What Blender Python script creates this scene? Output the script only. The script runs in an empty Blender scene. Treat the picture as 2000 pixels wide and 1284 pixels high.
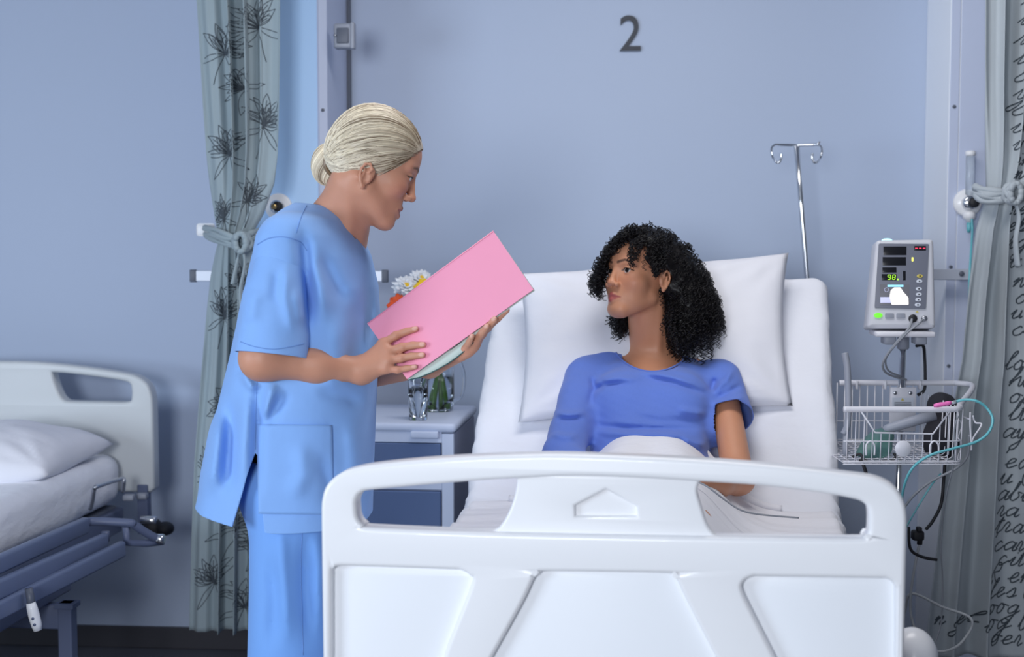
import bpy, bmesh, math, random
import numpy as np
from mathutils import Vector, Matrix
random.seed(7); np.random.seed(7)
scene = bpy.context.scene
C = scene.collection
# ---------------------------------------------------------------- camera
FPX, CX, CY, HZ, CAMH = 2600.0, 1000.0, 642.0, 470.0, 1.40
PITCH = math.atan((CY - HZ) / FPX)
cam_data = bpy.data.cameras.new('camera'); cam = bpy.data.objects.new('camera', cam_data); C.objects.link(cam)
cam_data.sensor_width = 36.0; cam_data.sensor_fit = 'HORIZONTAL'; cam_data.lens = FPX * 36.0 / 2000.0
cam.location = (0, 0, CAMH); cam.rotation_euler = (math.pi / 2 - PITCH, 0, 0)
cam_data.dof.use_dof = True; cam_data.dof.focus_distance = 3.0; cam_data.dof.aperture_fstop = 3.2
cam_data.clip_start = 0.05
scene.camera = cam
# ---------------------------------------------------------------- world, lights, exposure
world = bpy.data.worlds.new('world'); scene.world = world; world.use_nodes = True
wb = world.node_tree.nodes['Background']; wb.inputs[0].default_value = (0.70, 0.79, 1.0, 1); wb.inputs[1].default_value = 0.15
def area_light(name, loc, target, sx, sy, power, col):
    l = bpy.data.lights.new(name, 'AREA'); l.shape = 'RECTANGLE'; l.size = sx; l.size_y = sy; l.energy = power; l.color = col
    o = bpy.data.objects.new(name, l); C.objects.link(o); o.location = loc
    o.rotation_euler = (Vector(target) - Vector(loc)).to_track_quat('-Z', 'Y').to_euler()
    return o
area_light('window_daylight', (-1.05, -1.7, 1.68), (0.2, 4.0, 1.15), 1.15, 1.0, 100, (0.90, 0.94, 1.0))
area_light('side_window_daylight', (-3.6, 0.5, 1.45), (0.9, 3.7, 1.1), 1.4, 1.1, 72, (0.74, 0.86, 1.0))
area_light('ceiling_lamp_light', (0.35, 2.9, 2.72), (0.35, 2.9, 0), 1.2, 0.6, 15, (1.0, 0.97, 0.95))
vs = scene.view_settings
vs.view_transform = 'Standard'; vs.look = 'None'; vs.exposure = 0.02; vs.gamma = 1.0; vs.use_curve_mapping = False

# ---------------------------------------------------------------- helpers: picture measures -> places
def ray(px, py):
    x = (px - CX) / FPX; y = (CY - py) / FPX; c, s = math.cos(PITCH), math.sin(PITCH)
    return np.array([x, c + y * s, -s + y * c])
def P(px, py, d):
    r = ray(px, py); return np.array([0, 0, CAMH]) + r * (d / r[1])
def PV(l): return np.array([P(*q) for q in l])
def unit(v):
    v = np.asarray(v, float); return v / np.linalg.norm(v)
class Frame:                       # local frame: origin, axes a (right), b (away), z up
    def __init__(s, o, yaw):
        s.o = np.array([o[0], o[1], 0.0]); t = math.radians(yaw)
        s.a = np.array([math.cos(t), -math.sin(t), 0]); s.b = np.array([math.sin(t), math.cos(t), 0])
        s.rz = -t
    def __call__(s, u, v, z): return s.o + s.a * u + s.b * v + np.array([0, 0, z])
    def arr(s, q): q = np.asarray(q, float); return s.o + q[:, :1] * s.a + q[:, 1:2] * s.b + q[:, 2:3] * np.array([0, 0, 1.])
    def pix(s, px, py, v=0.0):     # where the sight line meets the plane b = v
        r = ray(px, py); c = np.array([0, 0, CAMH]); o = s.o + s.b * v
        t = np.dot(o - c, s.b) / np.dot(r, s.b); p = c + r * t
        return np.dot(p - s.o, s.a), p[2]
WALL = Frame((0, 4.42), 4.0)       # b = 0 is the wall face, negative b comes into the room
BED = Frame((0.1536, 2.198), 8.5)  # b = 0 is the footboard
# ---------------------------------------------------------------- helpers: objects
def props(o, label=None, cat=None, group=None, kind=None):
    if label: o['label'] = label
    if cat: o['category'] = cat
    if group: o['group'] = group
    if kind: o['kind'] = kind
    return o
def thing(name, label, cat, loc=(0, 0, 0), group=None):
    o = bpy.data.objects.new(name, None); C.objects.link(o); o.location = loc; o.empty_display_size = 0.05
    return props(o, label, cat, group)
def mk(name, V, F, mat, parent=None, smooth=True, col=None, label=None):
    V = np.asarray(V, float)
    org = V.mean(0)
    me = bpy.data.meshes.new(name)
    base = org if parent is None else np.zeros(3)
    me.from_pydata((V - base).tolist(), [], [list(map(int, f)) for f in F] if not isinstance(F, np.ndarray) else F.tolist())
    me.update()
    if smooth: me.polygons.foreach_set('use_smooth', np.ones(len(me.polygons), bool))
    if col is not None:
        ca = me.color_attributes.new('Col', 'FLOAT_COLOR', 'POINT')
        c4 = np.ones((len(V), 4), np.float32); c4[:, :3] = col; ca.data.foreach_set('color', c4.ravel())
    if isinstance(mat, (list, tuple)):
        for m in mat: me.materials.append(m)
    else: me.materials.append(mat)
    o = bpy.data.objects.new(name, me); C.objects.link(o)
    if parent is not None:
        o.parent = parent; o.location = [-q for q in world_loc(parent)]
    else: o.location = org
    if label: o['label'] = label
    return o
def world_loc(o):
    l = Vector(o.location)
    while o.parent is not None: o = o.parent; l = l + Vector(o.location)
    return l
class MB:                           # collects shapes, builds one mesh
    def __init__(s): s.V = []; s.F = []; s.n = 0; s.K = []
    def add(s, V, F, col=None):
        V = np.asarray(V, float); s.V.append(V)
        n0 = s.n; s.F.extend([[i + n0 for i in f] for f in F]); s.n += len(V)
        s.K.append(np.tile(np.array(col if col is not None else (1, 1, 1), float), (len(V), 1)))
        return s
    def build(s, name, mat, parent=None, smooth=True, label=None, usecol=False):
        return mk(name, np.vstack(s.V), s.F, mat, parent, smooth, np.vstack(s.K) if usecol else None, label)
def boxg(c, size, ax=None, bev=0.0, seg=2):
    bm = bmesh.new(); bmesh.ops.create_cube(bm, size=1.0)
    for v in bm.verts: v.co = Vector((v.co.x * size[0], v.co.y * size[1], v.co.z * size[2]))
    if bev > 0: bmesh.ops.bevel(bm, geom=bm.edges[:], offset=bev, segments=seg, affect='EDGES', profile=0.5)
    bm.verts.index_update()
    V = np.array([v.co[:] for v in bm.verts]); F = [[v.index for v in f.verts] for f in bm.faces]; bm.free()
    if ax is not None: V = V @ np.array(ax, float)
    return V + np.asarray(c, float), F
def fbox(fr, u, v, z, bev=0.0, seg=2):      # box by ranges in a frame
    c = fr(sum(u) / 2, sum(v) / 2, sum(z) / 2)
    return boxg(c, (abs(u[1] - u[0]), abs(v[1] - v[0]), abs(z[1] - z[0])), [fr.a, fr.b, (0, 0, 1)], bev, seg)
def flat_shade(o): o.data.polygons.foreach_set('use_smooth', np.zeros(len(o.data.polygons), bool)); return o
def crom(pts, n=8, closed=False):
    p = np.asarray(pts, float); k = len(p); out = []
    rng = range(k if closed else k - 1)
    for i in rng:
        if closed: a, b, c, d = p[(i - 1) % k], p[i], p[(i + 1) % k], p[(i + 2) % k]
        else: a, b, c, d = p[max(i - 1, 0)], p[i], p[i + 1], p[min(i + 2, k - 1)]
        for j in range(n):
            t = j / n
            out.append(0.5 * ((2 * b) + (-a + c) * t + (2 * a - 5 * b + 4 * c - d) * t * t + (-a + 3 * b - 3 * c + d) * t ** 3))
    if not closed: out.append(p[-1])
    return np.array(out)
def tube(pts, r, sides=8, closed=False, cap=True, flat=1.0):
    p = np.asarray(pts, float); n = len(p); r = np.broadcast_to(np.asarray(r, float), (n,))
    T = np.roll(p, -1, 0) - np.roll(p, 1, 0)
    if not closed: T[0] = p[1] - p[0]; T[-1] = p[-1] - p[-2]
    T /= np.linalg.norm(T, axis=1)[:, None] + 1e-12
    ref = np.array([0, 0, 1.]) if abs(T[0][2]) < 0.9 else np.array([1., 0, 0])
    N = np.cross(T[0], ref); N /= np.linalg.norm(N); NN = np.empty((n, 3))
    for i in range(n):
        t = T[i]; k = N[0] * t[0] + N[1] * t[1] + N[2] * t[2]; N = N - t * k; N = N / (math.sqrt(N[0] * N[0] + N[1] * N[1] + N[2] * N[2]) + 1e-12); NN[i] = N
    BB = np.cross(T, NN); ang = 2 * math.pi * np.arange(sides) / sides
    V = (p[:, None, :] + r[:, None, None] * (np.cos(ang)[None, :, None] * NN[:, None, :] + flat * np.sin(ang)[None, :, None] * BB[:, None, :])).reshape(-1, 3)
    m = n if closed else n - 1; I = np.arange(m)[:, None] * sides; I2 = ((np.arange(m) + 1) % n)[:, None] * sides; J = np.arange(sides)[None]; J2 = (J + 1) % sides
    F = np.stack([I + J, I + J2, I2 + J2, I2 + J], -1).reshape(-1, 4).tolist()
    if cap and not closed: F.append(list(range(sides))[::-1]); F.append([(n - 1) * sides + j for j in range(sides)])
    return np.array(V), F
def lathe(prof, seg=24, c=(0, 0, 0)):
    V = []; F = []; n = len(prof)
    for r, z in prof:
        for j in range(seg):
            a = 2 * math.pi * j / seg; V.append([r * math.cos(a), r * math.sin(a), z])
    for i in range(n - 1):
        for j in range(seg):
            j2 = (j + 1) % seg; F.append([i * seg + j, i * seg + j2, (i + 1) * seg + j2, (i + 1) * seg + j])
    F.append(list(range(seg))[::-1]); F.append([(n - 1) * seg + j for j in range(seg)])
    return np.array(V) + np.asarray(c, float), F
def orient(V, axis, c):             # turn a +Z shape so that +Z points along axis, then move to c
    q = Vector((0, 0, 1)).rotation_difference(Vector(axis)).to_matrix()
    return np.asarray(V) @ np.array(q).T + np.asarray(c, float)
def disc(c, axis, r, h, seg=20, bev=0.0):
    pr = [(r - bev, -h / 2), (r, -h / 2 + bev), (r, h / 2 - bev), (r - bev, h / 2)] if bev else [(r, -h / 2), (r, h / 2)]
    V, F = lathe(pr, seg); return orient(V, axis, c), F
def sphere(c, r, ax=None, nu=16, nv=10):
    V = []; F = []
    for i in range(nv + 1):
        th = math.pi * i / nv
        for j in range(nu):
            a = 2 * math.pi * j / nu; V.append([math.sin(th) * math.cos(a), math.sin(th) * math.sin(a), math.cos(th)])
    for i in range(nv):
        for j in range(nu):
            j2 = (j + 1) % nu; F.append([i * nu + j, (i + 1) * nu + j, (i + 1) * nu + j2, i * nu + j2])
    V = np.array(V) * np.asarray(r, float)
    if ax is not None: V = V @ np.array(ax, float)
    return V + np.asarray(c, float), F
def gridmesh(G):                    # (n,m,3) -> verts, quads
    n, m = G.shape[:2]; idx = np.arange(n * m).reshape(n, m)
    F = np.stack([idx[:-1, :-1], idx[1:, :-1], idx[1:, 1:], idx[:-1, 1:]], -1).reshape(-1, 4)
    return G.reshape(-1, 3), F.tolist()
def plate(outline, holes, extr, bev, fr=None, v0=0.0, res=3, to3d=None):
    """2-D outline with holes in the a/z plane, thickened along b with rounded edges."""
    cu = bpy.data.curves.new('plate_curve', 'CURVE'); cu.dimensions = '2D'; cu.fill_mode = 'BOTH'
    cu.extrude = extr; cu.bevel_depth = bev; cu.bevel_resolution = res; cu.offset = -bev
    for poly in [outline] + list(holes):
        s = cu.splines.new('POLY'); s.points.add(len(poly) - 1); s.use_cyclic_u = True
        for p_, q in zip(s.points, poly): p_.co = (q[0], q[1], 0, 1)
    ob = bpy.data.objects.new('plate_curve', cu); C.objects.link(ob)
    dg = bpy.context.evaluated_depsgraph_get(); me = bpy.data.meshes.new_from_object(ob.evaluated_get(dg))
    V = np.array([v.co[:] for v in me.vertices]); F = [list(p.vertices) for p in me.polygons]
    bpy.data.objects.remove(ob); bpy.data.curves.remove(cu); bpy.data.meshes.remove(me)
    Q = np.stack([V[:, 0], v0 - V[:, 2], V[:, 1]], 1)
    return (fr.arr(Q) if fr is not None else to3d(Q)), F
def textg(txt, size, extr=0.0, shear=0.0, res=6):
    cu = bpy.data.curves.new('text_curve', 'FONT'); cu.body = txt; cu.size = size; cu.extrude = extr; cu.shear = shear
    cu.align_x = 'CENTER'; cu.align_y = 'CENTER'; cu.resolution_u = res
    ob = bpy.data.objects.new('text_curve', cu); C.objects.link(ob)
    dg = bpy.context.evaluated_depsgraph_get(); me = bpy.data.meshes.new_from_object(ob.evaluated_get(dg))
    V = np.array([v.co[:] for v in me.vertices]); F = [list(p.vertices) for p in me.polygons]
    bpy.data.objects.remove(ob); bpy.data.curves.remove(cu); bpy.data.meshes.remove(me)
    return V, F
def autosmooth(o, ang=35):
    me = o.data; bm = bmesh.new(); bm.from_mesh(me)
    bmesh.ops.remove_doubles(bm, verts=bm.verts[:], dist=1e-5)
    for e in bm.edges:
        e.smooth = not (len(e.link_faces) == 2 and e.calc_face_angle(0) > math.radians(ang))
    bm.to_mesh(me); bm.free(); return o
# ---------------------------------------------------------------- helpers: materials
def mat(name, col, rough=0.5, metal=0.0, bump=0.0, bscale=60.0, vary=0.0, vscale=6.0, spec=0.5, trans=0.0, ior=1.45,
        emit=None, estr=0.0, attr=False, coat=0.0, sss=0.0, sheen=0.0, stretch=None, detail=3.0, alpha=1.0):
    m = bpy.data.materials.new(name); m.use_nodes = True; nt = m.node_tree; N = nt.nodes; L = nt.links
    b = N['Principled BSDF']; b.inputs['Base Color'].default_value = (*col, 1); b.inputs['Roughness'].default_value = rough
    b.inputs['Metallic'].default_value = metal; b.inputs['Specular IOR Level'].default_value = spec
    b.inputs['Transmission Weight'].default_value = trans; b.inputs['IOR'].default_value = ior
    b.inputs['Coat Weight'].default_value = coat; b.inputs['Sheen Weight'].default_value = sheen; b.inputs['Alpha'].default_value = alpha
    if sss > 0:
        b.inputs['Subsurface Weight'].default_value = sss; b.inputs['Subsurface Radius'].default_value = (1, 0.35, 0.2); b.inputs['Subsurface Scale'].default_value = 0.012
    if emit: b.inputs['Emission Color'].default_value = (*emit, 1); b.inputs['Emission Strength'].default_value = estr
    tc = N.new('ShaderNodeTexCoord'); vec = tc.outputs['Object']
    if stretch:
        mp = N.new('ShaderNodeMapping'); mp.inputs['Scale'].default_value = stretch; L.new(vec, mp.inputs[0]); vec = mp.outputs[0]
    src = None
    if attr:
        a = N.new('ShaderNodeAttribute'); a.attribute_name = 'Col'; src = a.outputs['Color']; L.new(src, b.inputs['Base Color'])
    if vary > 0:
        n = N.new('ShaderNodeTexNoise'); n.inputs['Scale'].default_value = vscale; n.inputs['Detail'].default_value = 4; L.new(vec, n.inputs['Vector'])
        mx = N.new('ShaderNodeMix'); mx.data_type = 'RGBA'; mx.blend_type = 'MULTIPLY'; mx.inputs['Factor'].default_value = 1.0
        rp = N.new('ShaderNodeMapRange'); rp.inputs['To Min'].default_value = 1 - vary; rp.inputs['To Max'].default_value = 1 + vary
        L.new(n.outputs['Fac'], rp.inputs['Value'])
        if src: L.new(src, mx.inputs[6])
        else: mx.inputs[6].default_value = (*col, 1)
        L.new(rp.outputs[0], mx.inputs[7]); L.new(mx.outputs[2], b.inputs['Base Color'])
    if bump > 0:
        n = N.new('ShaderNodeTexNoise'); n.inputs['Scale'].default_value = bscale; n.inputs['Detail'].default_value = detail; L.new(vec, n.inputs['Vector'])
        bp = N.new('ShaderNodeBump'); bp.inputs['Strength'].default_value = bump; bp.inputs['Distance'].default_value = 0.01
        L.new(n.outputs['Fac'], bp.inputs['Height']); L.new(bp.outputs[0], b.inputs['Normal'])
    return m
def srgb(r, g, b):
    f = lambda c: (c / 12.92 if c <= 0.04045 else ((c + 0.055) / 1.055) ** 2.4)
    return tuple(f(x / 255.0) for x in (r, g, b))
M = {}
M['wall'] = mat('wall_paint', srgb(176, 189, 212), 0.55, bump=0.03, bscale=250, vary=0.02, vscale=1.5)
M['column'] = mat('column_paint', srgb(196, 205, 228), 0.4, bump=0.02, bscale=200, vary=0.02)
M['column_panel'] = mat('column_panel_paint', srgb(180, 216, 255), 0.35, bump=0.02, bscale=200, vary=0.03, vscale=3)
M['column_lit'] = mat('column_paint_lit', srgb(246, 249, 253), 0.3, vary=0.02)  # column paint whitened to imitate light falling on the right column
M['floor'] = mat('floor_vinyl', srgb(92, 94, 104), 0.35, bump=0.03, bscale=300, vary=0.08, vscale=40)
M['skirting'] = mat('skirting_vinyl', srgb(58, 58, 66), 0.5, vary=0.05)
M['ceiling'] = mat('ceiling_paint', srgb(168, 171, 180), 0.8, vary=0.02)
M['white_plastic'] = mat('white_plastic', srgb(240, 241, 244), 0.32, vary=0.015, vscale=3, coat=0.15)
M['panel_white'] = mat('panel_white', srgb(244, 247, 252), 0.3, vary=0.01, vscale=3, coat=0.15)
M['beige_plastic'] = mat('beige_plastic', srgb(208, 212, 214), 0.38, vary=0.02, vscale=3)
M['slate'] = mat('slate_paint', srgb(96, 106, 134), 0.42, vary=0.04, vscale=12, bump=0.03, bscale=150)
M['chrome'] = mat('chrome', (0.75, 0.77, 0.8), 0.16, 1.0, vary=0.03)
M['steel'] = mat('brushed_steel', (0.55, 0.57, 0.62), 0.35, 1.0, vary=0.06, vscale=60)
M['black_rubber'] = mat('black_rubber', (0.016, 0.016, 0.02), 0.55, vary=0.1, vscale=40)
M['black_cloth'] = mat('black_cloth', (0.022, 0.022, 0.03), 0.9, bump=0.2, bscale=400, vary=0.15, vscale=40)
M['dark_grey'] = mat('dark_grey_plastic', srgb(92, 98, 112), 0.45, vary=0.04)
M['mid_grey'] = mat('mid_grey_plastic', srgb(150, 155, 168), 0.42, vary=0.03)
M['sheet'] = mat('white_sheet', srgb(236, 238, 246), 0.85, bump=0.6, bscale=12, vary=0.015, sheen=0.15, stretch=(1, 1, 2.2))
M['pillow'] = mat('pillowcase', srgb(234, 235, 243), 0.85, bump=0.4, bscale=11, vary=0.015, sheen=0.15)
M['blanket'] = mat('white_blanket', srgb(240, 240, 246), 0.9, bump=0.4, bscale=14, vary=0.02, sheen=0.2, stretch=(1, 3, 1))
# ---------------------------------------------------------------- helpers: implicit surfaces for bodies and cloth
def ell(c, r, R=None):
    c = np.asarray(c, float); r = np.asarray(r, float)
    def f(p):
        q = p - c
        if R is not None: q = q @ np.asarray(R, float).T
        k0 = np.sqrt(((q / r) ** 2).sum(1)); k1 = np.sqrt(((q / (r * r)) ** 2).sum(1)) + 1e-9
        return k0 * (k0 - 1.0) / k1
    return f
def sph(c, r): c = np.asarray(c, float); return lambda p: np.sqrt(((p - c) ** 2).sum(1)) - r
def cone(a, b, ra, rb=None, sq=None):
    a = np.asarray(a, float); b = np.asarray(b, float); rb = ra if rb is None else rb; ab = b - a; L2 = (ab * ab).sum() + 1e-12
    def f(p):
        t = np.clip(((p - a) @ ab) / L2, 0, 1); q = p - a - t[:, None] * ab
        return np.sqrt((q * q).sum(1)) - (ra + (rb - ra) * t)
    return f
def ridge(a, b, amp, w):            # a fold: positive amp stands proud
    g = cone(a, b, 0.0)
    def f(p): return amp * np.exp(-(g(p) / w) ** 2)
    f.far = lambda p: g(p) - 2.6 * w
    return f
def polyridge(pts, amp, w):
    gs = [cone(pts[i], pts[i + 1], 0.0) for i in range(len(pts) - 1)]
    def f(p):
        d = gs[0](p)
        for g in gs[1:]: d = np.minimum(d, g(p))
        return amp * np.exp(-(d / w) ** 2)
    def far(p):
        d = gs[0](p)
        for g in gs[1:]: d = np.minimum(d, g(p))
        return d - 2.6 * w
    f.far = far
    return f
def crease(pl, amp, w, dmax):        # a fold that follows a drawn line on the side of the cloth nearer than dmax (w in metres)
    pl = np.array(pl, float); k = pl[:, 2].mean(); pts = np.stack([(pl[:, 0] - CX) / FPX * k, (HZ - pl[:, 1]) / FPX * k], 1)
    seg = [(pts[i], pts[i + 1] - pts[i]) for i in range(len(pts) - 1)]; tot = sum(np.linalg.norm(s[1]) for s in seg)
    lo_, hi_ = pts.min(0), pts.max(0)
    def q2d(p): s = k / p[:, 1]; return np.stack([p[:, 0] * s, (p[:, 2] - CAMH) * s], 1)
    def f(p):
        q = q2d(p); d = np.full(len(p), 9.0); tt = np.zeros(len(p)); acc = 0
        for a, ab in seg:
            L = np.linalg.norm(ab); t = np.clip(((q - a) @ ab) / (L * L + 1e-12), 0, 1); dd = np.linalg.norm(q - a - t[:, None] * ab, axis=1); m = dd < d
            d = np.where(m, dd, d); tt = np.where(m, (acc + t * L) / tot, tt); acc += L
        tap = np.clip(np.minimum(tt, 1 - tt) * 3, 0, 1); tap = tap * tap * (3 - 2 * tap)
        return amp * tap * np.exp(-(d / w) ** 2) * np.clip((dmax - p[:, 1]) / .03, 0, 1)
    def far(p):
        q = q2d(p); return np.maximum(np.maximum(lo_ - q, q - hi_).max(1), p[:, 1] - dmax) - 2.6 * w
    f.far = far
    return f
class Field:                        # groups of shapes, each in its own frame, blended by k
    def __init__(s, groups, k=.02): s.g = groups; s.k = k
    def __call__(s, p, act=None):
        out = None
        for i, (ops, fr) in enumerate(s.g):
            o = ops if act is None else [ops[j] for j in act[i]]
            if not o: continue
            d = ev(o, p) if fr is None else ev(o, fr.inv(p)) * fr.sc
            if out is None: out = d
            else:
                h = np.clip(.5 + .5 * (d - out) / s.k, 0, 1); out = d * (1 - h) + out * h - s.k * h * (1 - h)
        return out if out is not None else np.full(len(p), 1.0)
    def active(s, cen, rad):        # which shapes matter near each block centre
        d0 = s(cen); res = []
        for ops, fr in s.g:
            q = cen if fr is None else fr.inv(cen); m = np.ones((len(ops), len(cen)), bool)
            for j, o in enumerate(ops):
                if o[0] == 'b':
                    if hasattr(o[1], 'far'): m[j] = o[1].far(q) < rad * 1.1
                elif o[0] == 'u': m[j] = o[1](q) < np.maximum(d0, 0) + 2.4 * rad + o[2] + s.k
                elif o[0] == 's': m[j] = o[1](q) < 2.4 * rad + o[2]
            res.append(m)
        return res
def ev(ops, p):
    d = np.full(len(p), 10.0)
    for o in ops:
        if o[0] == 'b': d = d - o[1](p); continue
        k = max(o[2], 1e-6); x = o[1](p)
        if o[0] == 'u': a, b, s = d, x, 1.0
        elif o[0] == 's': a, b, s = -d, x, -1.0
        else: a, b, s = -d, -x, -1.0
        h = np.clip(0.5 + 0.5 * (b - a) / k, 0, 1); d = s * (b * (1 - h) + a * h - k * h * (1 - h))
    return d
def polygonise(fn, lo, hi, h, smooth=1):
    lo = np.asarray(lo, float); hi = np.asarray(hi, float); n = np.ceil((hi - lo) / (4 * h)).astype(int) + 1
    ax = [lo[i] + np.arange(n[i] + 1) * 4 * h for i in range(3)]
    G = np.stack(np.meshgrid(*ax, indexing='ij'), -1).reshape(-1, 3)
    cf = fn(G).reshape(n + 1)
    F = np.repeat(np.repeat(np.repeat(cf[:-1, :-1, :-1], 4, 0), 4, 1), 4, 2).astype(np.float32)
    mn = np.full(n, 9.0)
    for i in (0, 1):
        for j in (0, 1):
            for k in (0, 1): mn = np.minimum(mn, np.abs(cf[i:n[0] + i, j:n[1] + j, k:n[2] + k]))
    cells = np.argwhere(mn < 4 * h * 1.5)
    off = np.stack(np.meshgrid(*[np.arange(4)] * 3, indexing='ij'), -1).reshape(-1, 3)
    if isinstance(fn, Field):
        blk = cells // 4; key = (blk[:, 0] * 4096 + blk[:, 1]) * 4096 + blk[:, 2]; od = np.argsort(key, kind='stable'); cells = cells[od]; key = key[od]
        st = np.flatnonzero(np.concatenate([[True], key[1:] != key[:-1]])); en = np.append(st[1:], len(key))
        bc = cells[st] // 4; cen = lo + (bc * 16 + 8) * h; act = fn.active(cen, 16 * h * .87)
        for i in range(len(st)):
            idx = (cells[st[i]:en[i], None, :] * 4 + off[None]).reshape(-1, 3)
            F[idx[:, 0], idx[:, 1], idx[:, 2]] = fn((lo + idx * h), [np.flatnonzero(a[:, i]) for a in act])
    else:
        idx = (cells[:, None, :] * 4 + off[None]).reshape(-1, 3)
        pts = lo + idx * h; vals = np.empty(len(pts), np.float32)
        for s in range(0, len(pts), 400000): vals[s:s + 400000] = fn(pts[s:s + 400000])
        F[idx[:, 0], idx[:, 1], idx[:, 2]] = vals
    S = F < 0; N = np.array(F.shape)
    cor = [(i, j, k) for i in (0, 1) for j in (0, 1) for k in (0, 1)]
    cnt = sum(S[i:N[0] - 1 + i, j:N[1] - 1 + j, k:N[2] - 1 + k].astype(np.int8) for i, j, k in cor)
    act = np.argwhere((cnt > 0) & (cnt < 8)); ids = np.full(N - 1, -1, np.int64); ids[tuple(act.T)] = np.arange(len(act))
    cv = np.stack([F[act[:, 0] + i, act[:, 1] + j, act[:, 2] + k] for i, j, k in cor], 1)
    acc = np.zeros((len(act), 3)); num = np.zeros(len(act))
    for a in range(8):
        for b in range(a + 1, 8):
            ca, cb = np.array(cor[a]), np.array(cor[b])
            if np.abs(ca - cb).sum() != 1: continue
            va, vb = cv[:, a], cv[:, b]; m = (va < 0) != (vb < 0); t = np.where(m, va / np.where(m, va - vb, 1), 0)
            acc += m[:, None] * (ca + (cb - ca) * t[:, None]); num += m
    V = lo + (act + acc / num[:, None]) * h
    Q = []
    for axn in range(3):
        u, v = (axn + 1) % 3, (axn + 2) % 3
        sl0 = [slice(None)] * 3; sl1 = [slice(None)] * 3; sl0[axn] = slice(0, -1); sl1[axn] = slice(1, None)
        ch = S[tuple(sl0)] != S[tuple(sl1)]; e = np.argwhere(ch)
        e = e[(e[:, u] > 0) & (e[:, v] > 0) & (e[:, u] < N[u] - 1) & (e[:, v] < N[v] - 1)]
        if not len(e): continue
        du = np.zeros(3, int); du[u] = 1; dv = np.zeros(3, int); dv[v] = 1
        q = np.stack([ids[tuple((e - du - dv).T)], ids[tuple((e - dv).T)], ids[tuple(e.T)], ids[tuple((e - du).T)]], 1)
        neg = ~S[tuple(e.T)]; q[neg] = q[neg][:, ::-1]; Q.append(q)
    Q = np.vstack(Q); Q = Q[(Q >= 0).all(1)]
    for _ in range(smooth):
        acc = np.zeros_like(V); c = np.zeros(len(V))
        for a, b in ((0, 1), (1, 2), (2, 3), (3, 0)):
            np.add.at(acc, Q[:, a], V[Q[:, b]]); np.add.at(c, Q[:, a], 1); np.add.at(acc, Q[:, b], V[Q[:, a]]); np.add.at(c, Q[:, b], 1)
        V = 0.5 * V + 0.5 * acc / np.maximum(c, 1)[:, None]
    return V, Q
def clip_mesh(V, F, g):             # keep where g(V) < 0, with clean cut edges
    T = []
    for f in F:
        if len(f) == 4: T += [(f[0], f[1], f[2]), (f[0], f[2], f[3])]
        else: T.append(tuple(f))
    T = np.array(T); gv = g(V); s = gv < 0; c = s[T].sum(1)
    out = T[c == 3].tolist(); V = list(map(tuple, V)); cache = {}
    def cut(i, j):
        k = (min(i, j), max(i, j))
        if k not in cache:
            t = gv[i] / (gv[i] - gv[j]); a, b = np.array(V[i]), np.array(V[j]); V.append(tuple(a + (b - a) * t)); cache[k] = len(V) - 1
        return cache[k]
    for t in T[(c == 1) | (c == 2)]:
        poly = []
        for a in range(3):
            i, j = int(t[a]), int(t[(a + 1) % 3])
            if s[i]: poly.append(i)
            if s[i] != s[j]: poly.append(cut(i, j))
        if len(poly) == 3: out.append(poly)
        else: out += [[poly[0], poly[1], poly[2]], [poly[0], poly[2], poly[3]]]
    V = np.array(V); out = np.array(out); used = np.unique(out); mp = np.full(len(V), -1); mp[used] = np.arange(len(used))
    return V[used], mp[out]
def march(fn, p, d, t0=0.0, t1=0.6, n=60, back=0.0):   # first hit along d
    p = np.asarray(p, float); d = np.asarray(d, float); t = np.full(len(p), t0); 
    for _ in range(n):
        x = fn(p + t[:, None] * d); t = np.minimum(t + np.clip(x, -0.01, 0.05) * 0.8, t1)
    return p + t[:, None] * d
def solidify(o, th, off=-1.0):
    m = o.modifiers.new('thickness', 'SOLIDIFY'); m.thickness = th; m.offset = off; return o
def wob(p, s, seed=0):              # cheap smooth noise
    rs = np.random.RandomState(seed); v = np.zeros(len(p))
    for _ in range(6):
        k = rs.normal(size=3) * s; v += np.sin(p @ k + rs.uniform(0, 6.28))
    return v / 6
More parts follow.
